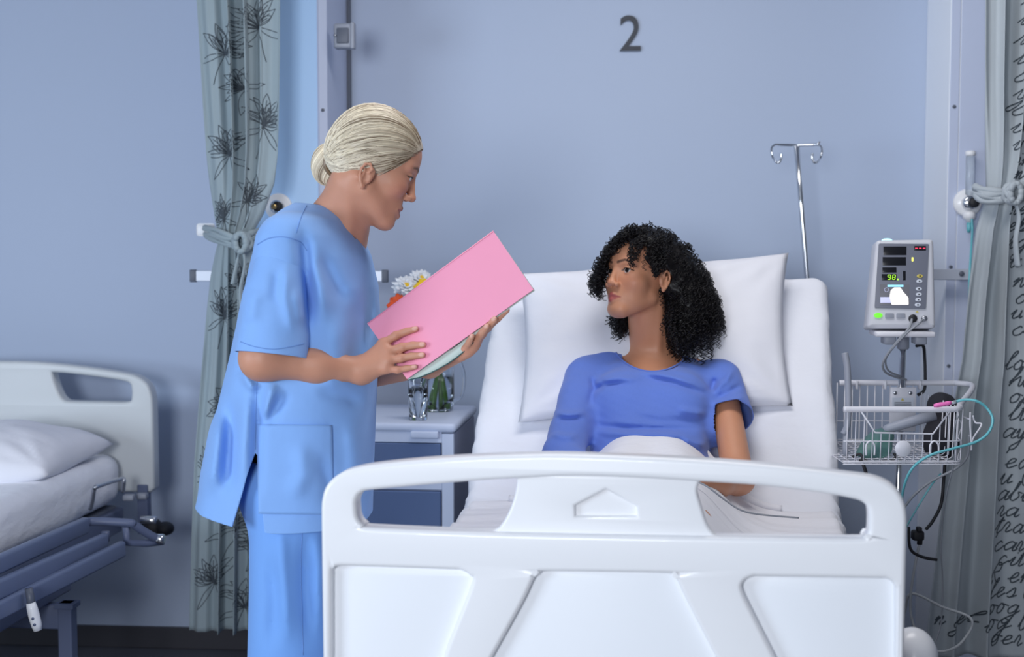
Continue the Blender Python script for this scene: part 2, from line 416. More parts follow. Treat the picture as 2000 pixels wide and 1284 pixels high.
# ---------------------------------------------------------------- a head with a face (x forward, y left, z up, from the ear line)
def head_ops(ear_dz=0.0, lipf=1.0, nosew=1.0, nosel=1.0, mouth_open=0.0, full=0.0, ears=(-1, 1)):
    U, Sx = 'u', 's'; o = []
    o.append((U, ell((-.008, 0, .045), (.096, .073, .083)), 0))
    o.append((U, ell((.030, 0, .046), (.060, .057, .056)), .02))
    o.append((U, ell((.034, 0, -.022), (.056, .054, .072)), .03))
    for s in (-1, 1):
        o.append((U, cone((.004, s * .046, -.052), (.066, s * .014, -.090), .016, .017), .028))
        o.append((U, ell((.052, s * .038, -.014 - full), (.030, .024 + full, .022 + full)), .018))
        if full: o.append((U, ell((.048, s * .028, -.050), (.026, .024, .030)), .02))
    o.append((U, ell((.078, 0, -.093 + full), (.017, .021 + full, .016)), .018))
    o.append((U, ell((.066, 0, -.056), (.029, .031, .028)), .016))
    for s in (-1, 1):
        o.append((U, cone((.084, s * .012, .033), (.066, s * .047, .034), .0085, .008), .012))
        o.append((Sx, ell((.099, s * .034, .012), (.020, .018, .014)), .012))
        o.append((U, sph((.0725, s * .0325, .012), .0140), .003))
    o.append((U, cone((.088, 0, .024), (.1055 * nosel, 0, -.020), .0068, .0085), .008))
    o.append((U, ell((.1065 * nosel, 0, -.0215), (.0095, .0095 * nosew, .0085)), .006))
    for s in (-1, 1):
        o.append((U, ell((.0965, s * .0125 * nosew, -.0265), (.0095, .0062, .0068)), .005))
        o.append((Sx, ell((.1025, s * .0062 * nosew, -.0345), (.0055, .0034, .0045)), .002))
    for s in (-1, 1):
        o.append((U, cone((.0945, s * .004, -.0525), (.083, s * .0235, -.0585), .0052 * lipf, .003), .005))
        o.append((U, cone((.0935, s * .002, -.0665 - mouth_open), (.083, s * .022, -.0605), .0064 * lipf, .003), .005))
    for s in (-1, 1):
        o.append((Sx, cone((.1045, 0, -.0588 - mouth_open / 2), (.0885, s * .025, -.0592), .0022 + mouth_open / 2, .0012), .0025))
    o.append((Sx, cone((.104, 0, -.038), (.1035, 0, -.046), .003, .0025), .004))
    for s in ears:                  # ears
        e = np.array([-.010, s * .0735, -.002 + ear_dz]); q = lambda x, y, z: e + [x * .86, s * y, z * .84]
        o.append((U, ell(q(0, .001, .002), (.0135, .0050, .0230), rot_y(14)), .006))
        rim = [(-.002, .008), (.004, .022), (-.006, .0325), (-.017, .027), (-.021, .012), (-.018, -.004), (-.010, -.018), (-.003, -.026)]
        for i in range(len(rim) - 1):
            o.append((U, cone(q(rim[i][0], .0072, rim[i][1]), q(rim[i + 1][0], .0072, rim[i + 1][1]), .0029), .0025))
        o.append((U, ell(q(-.001, .0045, -.027), (.0062, .0038, .0070)), .004))
        o.append((Sx, ell(q(-.003, .0105, .000), (.0058, .0058, .0095)), .003))
        o.append((U, cone(q(.009, .004, .004), q(.008, .004, -.008), .0030), .004))
        o.append((U, cone(q(-.012, .0062, .016), q(-.010, .0062, -.010), .0022), .0025))
    return o
def rot_y(deg):
    t = math.radians(deg); return np.array([[math.cos(t), 0, -math.sin(t)], [0, 1, 0], [math.sin(t), 0, math.cos(t)]])
def lid_cut(lid=0.0046, gz=0.0):     # the opening between the lids
    return [('s', ell((.0875, s * .0335, .0115 + gz), (.0125, .0135, lid)), .0015) for s in (-1, 1)]
class HeadFrame:
    def __init__(s, fwd, roll=0.0, scale=1.0):
        f = unit(fwd); l = unit(np.cross([0, 0, 1.], f)); u = np.cross(f, l)
        if roll:
            t = math.radians(roll); l, u = l * math.cos(t) + u * math.sin(t), u * math.cos(t) - l * math.sin(t)
        s.R = np.array([f, l, u]); s.o = np.zeros(3); s.sc = scale
    def place(s, local, worldp): s.o = np.asarray(worldp) - np.asarray(local, float) * s.sc @ s.R
    def to(s, loc): return s.o + np.asarray(loc, float) * s.sc @ s.R
    def inv(s, p): return (p - s.o) @ s.R.T / s.sc
def face_colours(L, skin, lip, brow, cheek=None, lipf=1.0):
    K = np.tile(np.array(skin, float), (len(L), 1))
    def paint(d, w0, w1, c, st=1.0):
        t = np.clip((w1 - d) / (w1 - w0), 0, 1)[:, None] * st; K[:] = K * (1 - t) + np.array(c) * t
    front = L[:, 0] > .03
    if cheek is not None:
        for s in (-1, 1): paint(np.where(front, np.linalg.norm(L - [.068, s * .042, -.018], axis=1), 1), .008, .035, cheek, .5)
        paint(np.linalg.norm(L - [.115, 0, -.022], axis=1), .004, .018, cheek, .4)
    d = np.full(len(L), 1.0)
    for s in (-1, 1):
        d = np.minimum(d, cone((.0975, 0, -.0535), (.086, s * .0235, -.0590), .0055 * lipf, .002)(L))
        d = np.minimum(d, cone((.0965, 0, -.0655), (.086, s * .0215, -.0600), .0062 * lipf, .002)(L))
    paint(d, -.0005, .0012, lip, .9)
    for s in (-1, 1):
        Lf = L.copy(); Lf[:, 0] = 0; b = np.minimum(cone((0, s * .012, .0330), (0, s * .030, .0390), .0030, .0026)(Lf), cone((0, s * .030, .0390), (0, s * .047, .0345), .0026, .0010)(Lf)); b = np.where(L[:, 0] > .04, b, 1)
        paint(b, -.0005, .0022, brow, .85)
        # lash line along the upper lid
        e = np.abs(np.sqrt(((L[:, 1] - s * .0335) / .0138) ** 2 + ((L[:, 2] - .0115) / .0050) ** 2) - 1) * .005
        up = (L[:, 0] > .06) & (L[:, 2] > .0115) & (np.abs(L[:, 1] - s * .0335) < .016) & (L[:, 2] < .022)
        paint(np.where(up, e, 1), .0004, .0016, brow, .9)
    return K
def eye_meshes(hf, parent, iris_col, gaze, name='eye'):
    g = unit(hf.R @ unit(gaze))
    for s in (-1, 1):
        c = hf.to((.0725, s * .0325, .012)); r = .0124 * hf.sc
        V, F = sphere((0, 0, 0), r, None, 28, 24)
        ax = unit(g @ hf.R); V = orient(V, ax, c)
        dd = (V - c) @ ax / r
        K = np.tile(np.array([.78, .76, .76]), (len(V), 1)); K[dd > .86] = iris_col; K[dd > .965] = (.004, .004, .004)
        mk(name, V, F, M['eye'], parent, True, K)
def lash_meshes(hf, parent, matl, gz=0.0, lid=.0048, brow=None):
    for s in (-1, 1):
        pts = []
        for a in np.linspace(math.radians(12), math.radians(168), 13):
            y = s * .0335 + .0136 * math.cos(a); z = .0115 + gz + (lid + .0004) * math.sin(a); r2 = .0141 ** 2 - (y - s * .0325) ** 2 - (z - .012) ** 2
            pts.append((.0725 + math.sqrt(max(r2, 1e-6)) + .0006, y, z))
        mk('lashes', *tube(hf.to(np.array(pts)), .0009, 6), matl, parent)
def hand_ops(wrist, wr, fingers, thumb, fr=.0085, k=.009, spread=None):
    """fingers: list of 4 x (knuckle, pip, dip, tip) points; thumb: (base, joint, tip)."""
    o = [('u', sph(wrist, wr), 0)]
    kn = [np.asarray(f[0]) for f in fingers]
    for i, f in enumerate(fingers):
        s = (1.0, 1.05, 1.0, .86)[i] * fr
        o.append(('u', cone(wrist, f[0], wr * .82, s * 1.22), .016))
    for i in range(3):
        o.append(('u', cone(kn[i], kn[i + 1], fr * 1.1, fr * 1.05), .010))
        o.append(('u', cone((np.asarray(wrist) + kn[i]) / 2, (np.asarray(wrist) + kn[i + 1]) / 2, fr * 1.35), .010))
    for i, f in enumerate(fingers):
        s = (1.0, 1.05, 1.0, .86)[i] * fr
        o.append(('u', cone(f[0], f[1], s * 1.10, s * .98), .005)); o.append(('u', cone(f[1], f[2], s * .98, s * .88), .003)); o.append(('u', cone(f[2], f[3], s * .88, s * .74), .003))
        o.append(('u', sph(f[1], s * 1.02), .004))
    t = thumb
    o.append(('u', cone(t[0], t[1], fr * 1.55, fr * 1.15), .014)); o.append(('u', cone(t[1], t[2], fr * 1.12, fr * .85), .004))
    return o
def join_parts(parts):
    V = []; F = []; K = []; n = 0
    for v, f, k in parts:
        V.append(v); F.extend((np.asarray(f) + n).tolist()); n += len(v); K.append(np.broadcast_to(np.asarray(k, float), (len(v), 3)))
    return np.vstack(V), F, np.vstack(K)
# ================================================================ THE SETTING
def struct(o): o['kind'] = 'structure'; return o
struct(mk('floor', *boxg((0, 2.2, -0.03), (9, 9, 0.06)), M['floor'], None, False))
struct(mk('wall_back', *fbox(WALL, (-4.6, 4.6), (0, 0.12), (0, 2.8)), M['wall'], None, False))
struct(mk('ceiling', *boxg((0, 2.3, 2.83), (9, 5.4, 0.06)), M['ceiling'], None, False))
struct(mk('baseboard_back', *fbox(WALL, (-4.6, 4.6), (-0.014, 0), (0, 0.075), .003), M['skirting'], None, False))
lampo = thing('ceiling_lamp', 'flat rectangular ceiling lamp above the bed', 'lamp', (0.35, 2.9, 2.8))
mk('lamp_frame', *boxg((0.35, 2.9, 2.785), (1.28, 0.68, 0.03), None, .006), M['white_plastic'], lampo, False)
M['lamp'] = mat('lamp_diffuser', (.9, .9, .9), .5, emit=(1, .98, .96), estr=1.5, vary=.01)
mk('diffuser', *boxg((0.35, 2.9, 2.768), (1.2, 0.6, 0.008)), M['lamp'], lampo, False)
# service columns on the wall
def column(name, u0, u1, dep, side):
    root = bpy.data.objects.new(name, None); C.objects.link(root); root.location = WALL((u0 + u1) / 2, 0, 0); root['kind'] = 'structure'
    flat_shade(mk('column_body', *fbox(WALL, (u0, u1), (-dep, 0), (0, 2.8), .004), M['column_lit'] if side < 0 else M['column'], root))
    s = .028
    a, b = (u0, u0 + s) if side < 0 else (u1 - s, u1)
    mk('screw_strip', *fbox(WALL, (a + .001, b), (-dep - .004, -dep), (0, 2.8), .0015), M['column'], root, False)
    c0, c1 = (u0 + s + .003, u1 - .004) if side < 0 else (u0 + .004, u1 - s - .003)
    mk('front_panel', *fbox(WALL, (c0, c1), (-dep - .003, -dep), (0.02, 2.79), .0015), M['column_panel'] if side > 0 else M['column'], root, False)
    for z in (.35, 1.02, 1.32, 1.80, 2.3):
        V, F = disc(WALL((a + b) / 2, -dep - .005, z), WALL.b, .0055, .004, 12, .001); mk('screw', V, F, M['dark_grey'], root)
    return root
column('trim_1', -.80, -.545, .33, 1)
column('trim_2', 1.335, 1.60, .30, -1)
# dark strip standing in for the shadow line beside the left column
struct(mk('shadow_strip', *fbox(WALL, (-.545, -.533), (-.02, 0), (0, 2.8)), M['dark_grey'], None, False))
# the bed number
V, F = textg('2', 0.165, 0.004, 0, 10)
un, zn = WALL.pix(1231, 70)
V = WALL.arr(np.stack([V[:, 0] * .96 + un, -0.006 - V[:, 2], V[:, 1] + zn], 1))
M['sign_ink'] = mat('sign_black', srgb(52, 56, 66), .5, vary=.05)
props(mk('wall_number', V, F, M['sign_ink'], None, False), 'large dark grey number 2 on the wall above the bed', 'sign')
# wall socket box on left column side
def colbox():
    r = thing('wall_latch', 'small grey latch box on the wall beside the left service column', 'latch', WALL(-.53, -.03, 1.6))
    d0 = -.335
    x0, z0 = WALL.pix(655, 97, d0); x1, z1 = WALL.pix(690, 48, d0)
    mk('housing', *fbox(WALL, (x0, x1), (d0 - .03, d0 + .01), (z0, z1), .006), M['mid_grey'], r)
    mk('insert', *fbox(WALL, (x0 + .010, x1 - .008), (d0 - .033, d0 - .01), (z0 + .014, z1 - .014), .003), M['dark_grey'], r)
    mk('side_flange', *fbox(WALL, (x1 - .003, x1 + .009), (d0 - .034, d0 - .004), (z0 - .002, z1 + .002), .003), M['mid_grey'], r)
    mk('pin', *disc(WALL(x0 + .006, d0 - .034, (z0 + z1) / 2), WALL.b, .004, .006, 10), M['chrome'], r)
colbox()
# equipment rails
def rail(px0, px1, py, dep, label, capl, capr, z_off=0.0):
    v = -dep - .05
    u0, z = WALL.pix(px0, py, v); u1, _ = WALL.pix(px1, py, v); h = .0165
    r = thing('equipment_rail', label, 'rail', WALL((u0 + u1) / 2, -dep, z), 'equipment rails on the service columns')
    mk('rail_bar', *fbox(WALL, (u0, u1), (v - .006, v + .006), (z - h, z + h), .002), M['mid_rail'], r, False)
    for e, on in ((u0, capl), (u1, capr)):
        if on: mk('end_cap', *fbox(WALL, (e - .004, e + .016) if e == u0 else (e - .016, e + .004), (v - .009, v + .009), (z - h - .003, z + h + .003), .003), M['dark_grey'], r)
    return r, u0, u1, z, v
M['mid_rail'] = mat('rail_aluminium', srgb(205, 210, 222), .35, .3, vary=.03)
r, u0, u1, z, v = rail(374, 756, 539, .33, 'long aluminium equipment rail with grey end caps behind the nurse', True, True)
for uu in (-.76, -.60):
    mk('rail_bracket', *fbox(WALL, (uu - .012, uu + .012), (v + .005, -.33), (z - .01, z + .01), .002), M['mid_rail'], r, False)
r, u0, u1, z, v = rail(1740, 2050, 536, .30, 'aluminium equipment rail behind the patient monitor', True, False)
for uu in (1.38, 1.50):
    mk('rail_bracket', *fbox(WALL, (uu - .012, uu + .012), (v + .005, -.30), (z - .01, z + .01), .002), M['mid_rail'], r, False)
ub, zb = WALL.pix(1877, 535, v)
mk('bolt', *disc(WALL(ub, v - .008, zb), WALL.b, .008, .006, 12, .002), M['dark_grey'], r)
# gas outlets with flow meter
M['clear'] = mat('clear_plastic', (.85, .9, .95), .08, trans=.75, ior=1.3, vary=.01)
M['teal_tube'] = mat('teal_tubing', srgb(120, 205, 215), .25, trans=.25, vary=.03)
def outlet(px, py, dep, label, full):
    u, z = WALL.pix(px, py, -dep - .03)
    r = thing('oxygen_outlet', label, 'gas outlet', WALL(u, -dep, z))
    mk('outlet_rosette', *disc(WALL(u, -dep - .009, z), WALL.b, .042, .018, 32, .005), M['white_plastic'], r)
    mk('valve_body', *disc(WALL(u, -dep - .03, z), WALL.b, .020, .03, 24, .004), M['chrome'], r)
    mk('valve_knob', *disc(WALL(u + .008, -dep - .052, z), WALL.b, .015, .024, 24, .003), M['black_rubber'], r)
    if full:
        Vv, Ff = lathe([(.010, 0), (.0125, .004), (.0125, .115), (.010, .12)], 20, WALL(u, -dep - .032, z + .022)); mk('flow_tube', Vv, Ff, M['clear'], r)
        Vv, Ff = lathe([(.012, 0), (.015, .003), (.015, .014), (.010, .016)], 20, WALL(u, -dep - .032, z + .138)); mk('tube_cap', Vv, Ff, M['white_plastic'], r)
        Vv, Ff = lathe([(.006, -.02), (.010, -.012), (.0185, -.006), (.0185, .010), (.012, .014)], 20, WALL(u, -dep - .032, z - .04)); mk('hose_nipple', Vv, Ff, M['white_plastic'], r)
        Vv, Ff = lathe([(.0035, -.03), (.0065, -.02), (.007, .0)], 14, WALL(u, -dep - .032, z - .06)); mk('hose_connector', Vv, Ff, M['teal_tube'], r)
    else:
        Vv, Ff = disc(WALL(u, -dep - .06, z), WALL.b, .008, .02, 14); mk('brass_nozzle', Vv, Ff, M['brass'], r)
    return r
M['brass'] = mat('brass', (.7, .5, .22), .3, 1.0, vary=.03)
outlet(1893, 396, .30, 'oxygen flow meter with a clear upright tube beside the right curtain', True)
outlet(541, 404, .33, 'round gas outlet with a dark knob peeking out behind the left curtain', False)
pts = crom(PV([(1897, 418, 3.98), (1899, 450, 3.97), (1896, 500, 3.9), (1893, 560, 3.86), (1893, 640, 3.84), (1885, 760, 3.84), (1880, 860, 3.85)]), 8)
props(mk('oxygen_hose', *tube(pts, .0035, 8), M['teal_tube']), 'thin teal hose hanging from the flow meter', 'hose')
# ================================================================ CURTAINS
M['curtain_l'] = mat('sage_curtain', srgb(150, 165, 172), .9, bump=.12, bscale=500, vary=.05, vscale=8, sheen=.1)
M['curtain_r'] = mat('grey_curtain', srgb(176, 184, 190), .9, bump=.12, bscale=500, vary=.05, vscale=8, sheen=.1)
M['print_dark'] = mat('curtain_print_ink', srgb(66, 74, 82), .9, vary=.1)
class Curtain:
    def __init__(s, rows, d, nf, amp, tie_y, seed, calm=None):
        s.calm = calm
        s.rows = np.array(rows, float); s.d = d; s.nf = nf; s.amp = amp; s.tie = tie_y
        rs = np.random.RandomState(seed); s.ph = rs.uniform(0, 6.28, 6); s.y0, s.y1 = s.rows[0, 0], s.rows[-1, 0]
    def __call__(s, u, y):          # u 0..1 across, y = picture row (turned into height below)
        u = np.asarray(u, float); y = np.asarray(y, float)
        l = np.interp(y, s.rows[:, 0], s.rows[:, 1]); r = np.interp(y, s.rows[:, 0], s.rows[:, 2])
        t = np.clip(np.abs(y - s.tie) / 260.0, 0, 1); t = t * t * (3 - 2 * t)
        ph = 6.283 * s.nf * (u + .05 * np.sin(5 * u + s.ph[0])) + s.ph[1] + .25 * np.sin(y / 210 + s.ph[2] + 4 * u)
        env = .55 + .45 * np.sin(9 * u + s.ph[3])
        if s.calm: env = env * (1 - .82 * np.clip((u - s.calm[0]) / (s.calm[1] - s.calm[0]), 0, 1))
        a = s.amp * (.30 + .70 * t) * env
        f = np.sin(ph) + .28 * np.sin(2.3 * ph + s.ph[4])
        X = (l + (r - l) * u - CX) / FPX * s.d + .35 * a * np.cos(ph)
        round_ = -.05 * (1 - t) * np.sqrt(np.clip(1 - (2 * u - 1) ** 2, 0, 1))
        Y = s.d - a * f + round_
        Z = CAMH - (y - HZ) * s.d / FPX
        return np.stack([X, Y, Z], -1)
    def rib(s, pl, w):               # a printed line that lies on the cloth
        pl = np.asarray(pl, float); 
        if len(pl) < 2: return None
        q = s(pl[:, 0], pl[:, 1]); e = 1e-3
        du = s(pl[:, 0] + e, pl[:, 1]) - q; dy = s(pl[:, 0], pl[:, 1] + 1.0) - q
        n = np.cross(dy, du); n /= np.linalg.norm(n, axis=1)[:, None] + 1e-12; n *= np.where(n[:, 1] > 0, -1, 1)[:, None]
        t = np.gradient(q, axis=0); t /= np.linalg.norm(t, axis=1)[:, None] + 1e-12
        b = np.cross(n, t); q = q + n * .0018
        V = np.empty((2 * len(q), 3)); V[0::2] = q - b * w; V[1::2] = q + b * w
        return V, [[2 * i, 2 * i + 1, 2 * i + 3, 2 * i + 2] for i in range(len(q) - 1)]
def curtain_build(cu, root, matl, ny=170, nu=150):
    yy = np.linspace(cu.y0, cu.y1, ny); uu = np.linspace(0, 1, nu)
    U, Y = np.meshgrid(uu, yy, indexing='ij'); G = cu(U.ravel(), Y.ravel()).reshape(nu, ny, 3)
    V, F = gridmesh(G); o = mk('curtain_cloth', V, F, matl, root); solidify(o, .002, 0); return o
lrows = [(-420, 372, 560), (0, 392, 552), (100, 397, 551), (200, 402, 549), (300, 408, 546), (360, 414, 538), (420, 422, 516), (450, 427, 498), (470, 431, 490),
         (490, 424, 500), (540, 413, 512), (640, 402, 520), (760, 390, 520), (900, 376, 520), (1060, 366, 518), (1246, 358, 516)]
CL = Curtain(lrows, 3.93, 4.3, .036, 470, 3)
cl = thing('curtain', 'sage grey curtain with line drawn flowers, tied back behind the nurse', 'curtain', P(440, 1246, 3.93))
curtain_build(CL, cl, M['curtain_l'])
mb = MB(); rs = np.random.RandomState(5)
def protea(cu, u0, y0, sz, tilt, rs, mb, w=.0011):
    asp = 1.0 / 170.0                # cloth u per picture row at this curtain
    def st(pts):
        pts = np.array(pts) * sz; c, s = math.cos(tilt), math.sin(tilt)
        q = np.stack([u0 + (pts[:, 0] * c - pts[:, 1] * s) * asp, y0 - (pts[:, 0] * s + pts[:, 1] * c)], 1)
        m = (q[:, 0] > .015) & (q[:, 0] < .985) & (q[:, 1] < cu.y1 - 3); q = q[m]
        if len(q) > 3: mb.add(*cu.rib(q, w))
    for k in range(15):              # petals in a fan, two rows
        row = k % 3; a = (k - 7) / 7 * 1.25 + rs.normal() * .05; L = (1.0, .78, .56)[row] + rs.uniform(-.06, .06); wd = .10 + .04 * rs.rand()
        dx, dy = math.sin(a), math.cos(a); t = np.linspace(0, 1, 16); bw = np.sin(math.pi * t ** 1.4) * wd
        mx = t * L * dx * (.55 + .45 * t); my = t * L * dy
        st(np.stack([mx + bw * dy, my - bw * dx], 1)); st(np.stack([mx - bw * dy, my + bw * dx], 1))
        st(np.stack([mx[6:13], my[6:13]], 1))
    for k in range(3):               # stem and leaves
        a = math.pi + (k - 1) * .9; t = np.linspace(0, 1, 14); bw = np.sin(math.pi * t) * .09 * (k != 1); L = 1.05
        dx, dy = math.sin(a), math.cos(a)
        st(np.stack([t * L * dx + bw * dy, t * L * dy - bw * dx], 1)); st(np.stack([t * L * dx - bw * dy, t * L * dy + bw * dx], 1))
for k, (u0, y0, sz, tl) in enumerate([(.30, 110, 62, -.4), (.72, 60, 66, .3), (.32, 305, 60, .2), (.80, 250, 62, -.3), (.52, 175, 50, .8), (.25, 430, 50, .5), (.66, 395, 52, -.5), (.62, 560, 56, .4), (.3, 620, 60, -.2),
     (.8, 710, 58, .2), (.45, 800, 60, .6), (.22, 930, 58, -.3), (.75, 900, 56, .1), (.55, 1040, 64, -.3), (.86, 1075, 58, .4), (.30, 1150, 60, .3), (.68, 1200, 58, -.2), (.45, -80, 60, .2), (.8, -130, 60, .1)]):
    protea(CL, u0, y0, sz, tl, rs, mb)
mb.build('printed_flowers', M['print_dark'], cl, label='dark flower drawings printed on the cloth')['kind'] = 'stuff'
def tieback(root, cpts, d, r, matl, knot, tails):
    b = MB(); off = [-.014, -.005, .005, .014]
    for k in off:
        p = PV(cpts) + np.array([0, -abs(k) * .3 * -1, k]); q = crom(p, 10); ph = np.linspace(0, 6, len(q))
        q[:, 2] += .003 * np.sin(ph * 2 + k * 300); b.add(*tube(q, r * (.9 + .2 * np.sin(ph * 3 + k * 500)), 8))
    b.build('tieback_band', matl, root)
    kb = MB(); c = P(*knot)
    for k in range(5):
        a = k * 1.25; pts = [c + np.array([.020 * math.cos(a + t) * (1 - .3 * math.sin(2 * t)), -.012 - .012 * math.sin(t * 2), .026 * math.sin(a + t)]) for t in np.linspace(0, 4.2, 12)]
        kb.add(*tube(np.array(pts), .0085, 8))
    kb.build('tieback_knot', matl, root)
    for tl in tails:
        kb = MB(); q = crom(PV(tl), 8)
        kb.add(*tube(q, np.linspace(.008, .017, len(q)), 8, flat=.4)); kb.build('tieback_tail', matl, root)
tieback(cl, [(400, 452, 4.0), (418, 458, 3.90), (445, 470, 3.845), (470, 473, 3.84), (492, 466, 3.87), (505, 458, 3.95)], 3.9, .0085, M['curtain_l'], (473, 474, 3.835),
        [[(475, 485, 3.83), (478, 520, 3.815), (470, 565, 3.815), (472, 600, 3.82)], [(470, 485, 3.83), (462, 520, 3.82), (455, 555, 3.82)]])
rrows = [(-420, 1900, 2150), (0, 1911, 2130), (120, 1913, 2120), (240, 1916, 2100), (320, 1919, 2070), (360, 1921, 2040), (380, 1921, 2030), (410, 1914, 2045), (450, 1903, 2060),
         (560, 1892, 2085), (700, 1882, 2105), (800, 1866, 2120), (960, 1851, 2140), (1100, 1838, 2150), (1256, 1824, 2160), (1300, 1822, 2165)]
CR = Curtain(rrows, 3.74, 6.3, .050, 380, 11, (.26, .42))
cr = thing('curtain', 'pale grey curtain printed with handwriting, tied back at the right edge', 'curtain', P(1990, 1290, 3.74))
curtain_build(CR, cr, M['curtain_r'], 190, 190)
# a small cursive hand: polylines in letter units (x right, y up, x-height 1)
GL = {'a': [[(.9, .8), (.5, 1), (.1, .5), (.3, 0), (.7, .3), (.95, .95), (.85, .2), (1.0, 0), (1.3, .3)]], 'b': [[(0, .3), (.4, 1.6), (.45, 2), (.25, 1.8), (.2, .3), (.5, 0), (.8, .5), (.6, .9), (1.1, .8)]],
      'c': [[(.8, .8), (.5, 1), (.1, .5), (.3, 0), (.7, .1), (1.1, .5)]], 'd': [[(.9, .8), (.5, 1), (.1, .5), (.3, 0), (.7, .3), (1.2, 2.0), (.9, .2), (1.1, 0), (1.4, .3)]],
      'e': [[(0, .3), (.6, .6), (.7, .95), (.4, .95), (.2, .4), (.45, 0), (1.0, .4)]], 'g': [[(.9, .8), (.5, 1), (.1, .5), (.3, 0), (.7, .3), (.95, .95), (.6, -.9), (.2, -1.2), (.1, -.8), (.6, -.2), (1.3, .4)]],
      'h': [[(0, .3), (.5, 1.6), (.55, 2), (.35, 1.8), (.1, 0), (.3, .6), (.7, 1), (.75, .2), (.9, 0), (1.2, .3)]], 'i': [[(0, .3), (.35, 1), (.25, .2), (.4, 0), (.75, .3)], [(.42, 1.4), (.5, 1.5)]],
      'k': [[(0, .3), (.5, 1.7), (.5, 2), (.3, 1.6), (.1, 0), (.3, .5), (.7, .9), (.5, .55), (.3, .5), (.7, .05), (1.1, .3)]], 'l': [[(0, .3), (.5, 1.6), (.5, 2), (.3, 1.7), (.2, .2), (.4, 0), (.75, .3)]],
      'n': [[(0, .5), (.25, 1), (.15, 0), (.35, .7), (.65, 1), (.65, .2), (.8, 0), (1.15, .4)]], 'o': [[(.6, .95), (.3, 1), (.05, .5), (.25, 0), (.6, .15), (.7, .7), (.5, .95), (1.1, .8)]],
      'p': [[(0, .4), (.35, 1), (-.1, -1.2), (.3, .6), (.7, 1), (.8, .5), (.45, .05), (1.1, .2)]], 'r': [[(0, .3), (.3, 1.1), (.55, .85), (.45, .2), (.6, 0), (.95, .35)]],
      's': [[(0, .3), (.45, 1.05), (.6, .4), (.4, 0), (.15, .1)], [(.5, .05), (.9, .3)]], 't': [[(0, .3), (.5, 1.7), (.3, .2), (.5, 0), (.85, .3)], [(.1, 1.2), (.8, 1.3)]],
      'u': [[(0, .4), (.25, 1), (.2, .2), (.4, 0), (.7, .4), (.85, 1), (.8, .1), (1.15, .3)]], 'w': [[(0, .5), (.2, 1), (.2, .1), (.45, .1), (.6, .8), (.6, .1), (.85, .1), (1.0, 1), (1.35, .85)]],
      'y': [[(0, .5), (.2, 1), (.25, .2), (.5, .1), (.85, 1), (.5, -.9), (.15, -1.2), (.1, -.8), (.9, .1), (1.2, .4)]], 'm': [[(0, .5), (.2, 1), (.1, 0), (.3, .8), (.5, 1), (.5, 0), (.7, .8), (.95, 1), (.95, .2), (1.1, 0), (1.4, .3)]],
      'O': [[(.8, 1.7), (.3, 1.7), (0, .8), (.3, 0), (.9, .2), (1.1, 1.1), (.8, 1.8), (.5, 1.5), (1.2, 1.3)]], 'R': [[(.1, 0), (.4, 1.8), (.9, 1.7), (.8, 1.1), (.4, 1.0), (.9, .1), (1.2, .2)]], "'": [[(.2, 1.9), (.1, 1.5)]]}
ADV = {'i': .75, 'l': .75, 't': .85, 'r': .95, 'm': 1.4, 'w': 1.35, 'd': 1.3, "'": .4, 's': .85}
mb = MB()
def script(txt, u0, y0, h, cu, slope=-.02, stop=.99):
    x = 0.0
    for ch in txt:
        if ch == ' ': x += .8; continue
        for pl in GL.get(ch, []):
            q = crom(np.array(pl), 6); xs = (q[:, 0] + x + q[:, 1] * .35) * h; ys = q[:, 1] * h
            yy = y0 - ys - xs * slope; wpx = np.interp(yy, cu.rows[:, 0], cu.rows[:, 2] - cu.rows[:, 1])
            uu = u0 + xs / wpx
            m = (uu < stop) & (uu > .01) & (yy < cu.y1 - 4)
            if m.sum() > 3: mb.add(*cu.rib(np.stack([uu[m], yy[m]], 1), .0021))
        x += ADV.get(ch, 1.1)
for txt, px, py, h in [('ig u', 1972, 22, 16), ("u wel", 1970, 55, 14), ('typ en', 1968, 92, 15), ('lon g', 1968, 128, 15), ('del ra', 1966, 163, 15), ('ye on', 1965, 198, 15), ('cen t', 1963, 228, 14), ('ung o', 1961, 262, 14),
        ('wel i', 1960, 296, 14), ('in da', 1964, 326, 13), ('mr e', 1958, 352, 12), ('hep', 1952, 420, 13), ('epi d', 1952, 452, 14), ("ig e", 1958, 485, 15), ('u ra', 1964, 522, 15), ('nt he', 1975, 560, 15), ('ca li', 1980, 592, 15), ('u o', 1976, 622, 14),
        ('cel d', 1978, 655, 15), ('loo n', 1968, 722, 15), ('his', 1976, 755, 16), ('oe r', 1977, 788, 15), ('lta n', 1976, 822, 16), ('ay u', 1966, 858, 16), ("'eau", 1964, 918, 16), ('u Oi', 1962, 950, 17), ('abi e', 1958, 982, 16), ('ra il', 1958, 1014, 15),
        ('tra n', 1954, 1046, 15), ("'card", 1946, 1082, 15), ('cit e', 1962, 1112, 15), ('R en', 1942, 1146, 17), ("'les o", 1936, 1176, 16), ("'oog h", 1934, 1208, 15), ('log be', 1924, 1240, 17), ("n gel", 1838, 1232, 14), ('foer t', 1930, 1272, 16),
        ('u en', 1992, -30, 15), ('typ', 1990, -70, 15)]:
    l = np.interp(py, CR.rows[:, 0], CR.rows[:, 1]); rr = np.interp(py, CR.rows[:, 0], CR.rows[:, 2])
    script(txt, (px - l) / (rr - l), py, h * 1.2, CR)
mb.build('printed_handwriting', M['print_dark'], cr, label='dark cursive handwriting printed on the cloth')['kind'] = 'stuff'
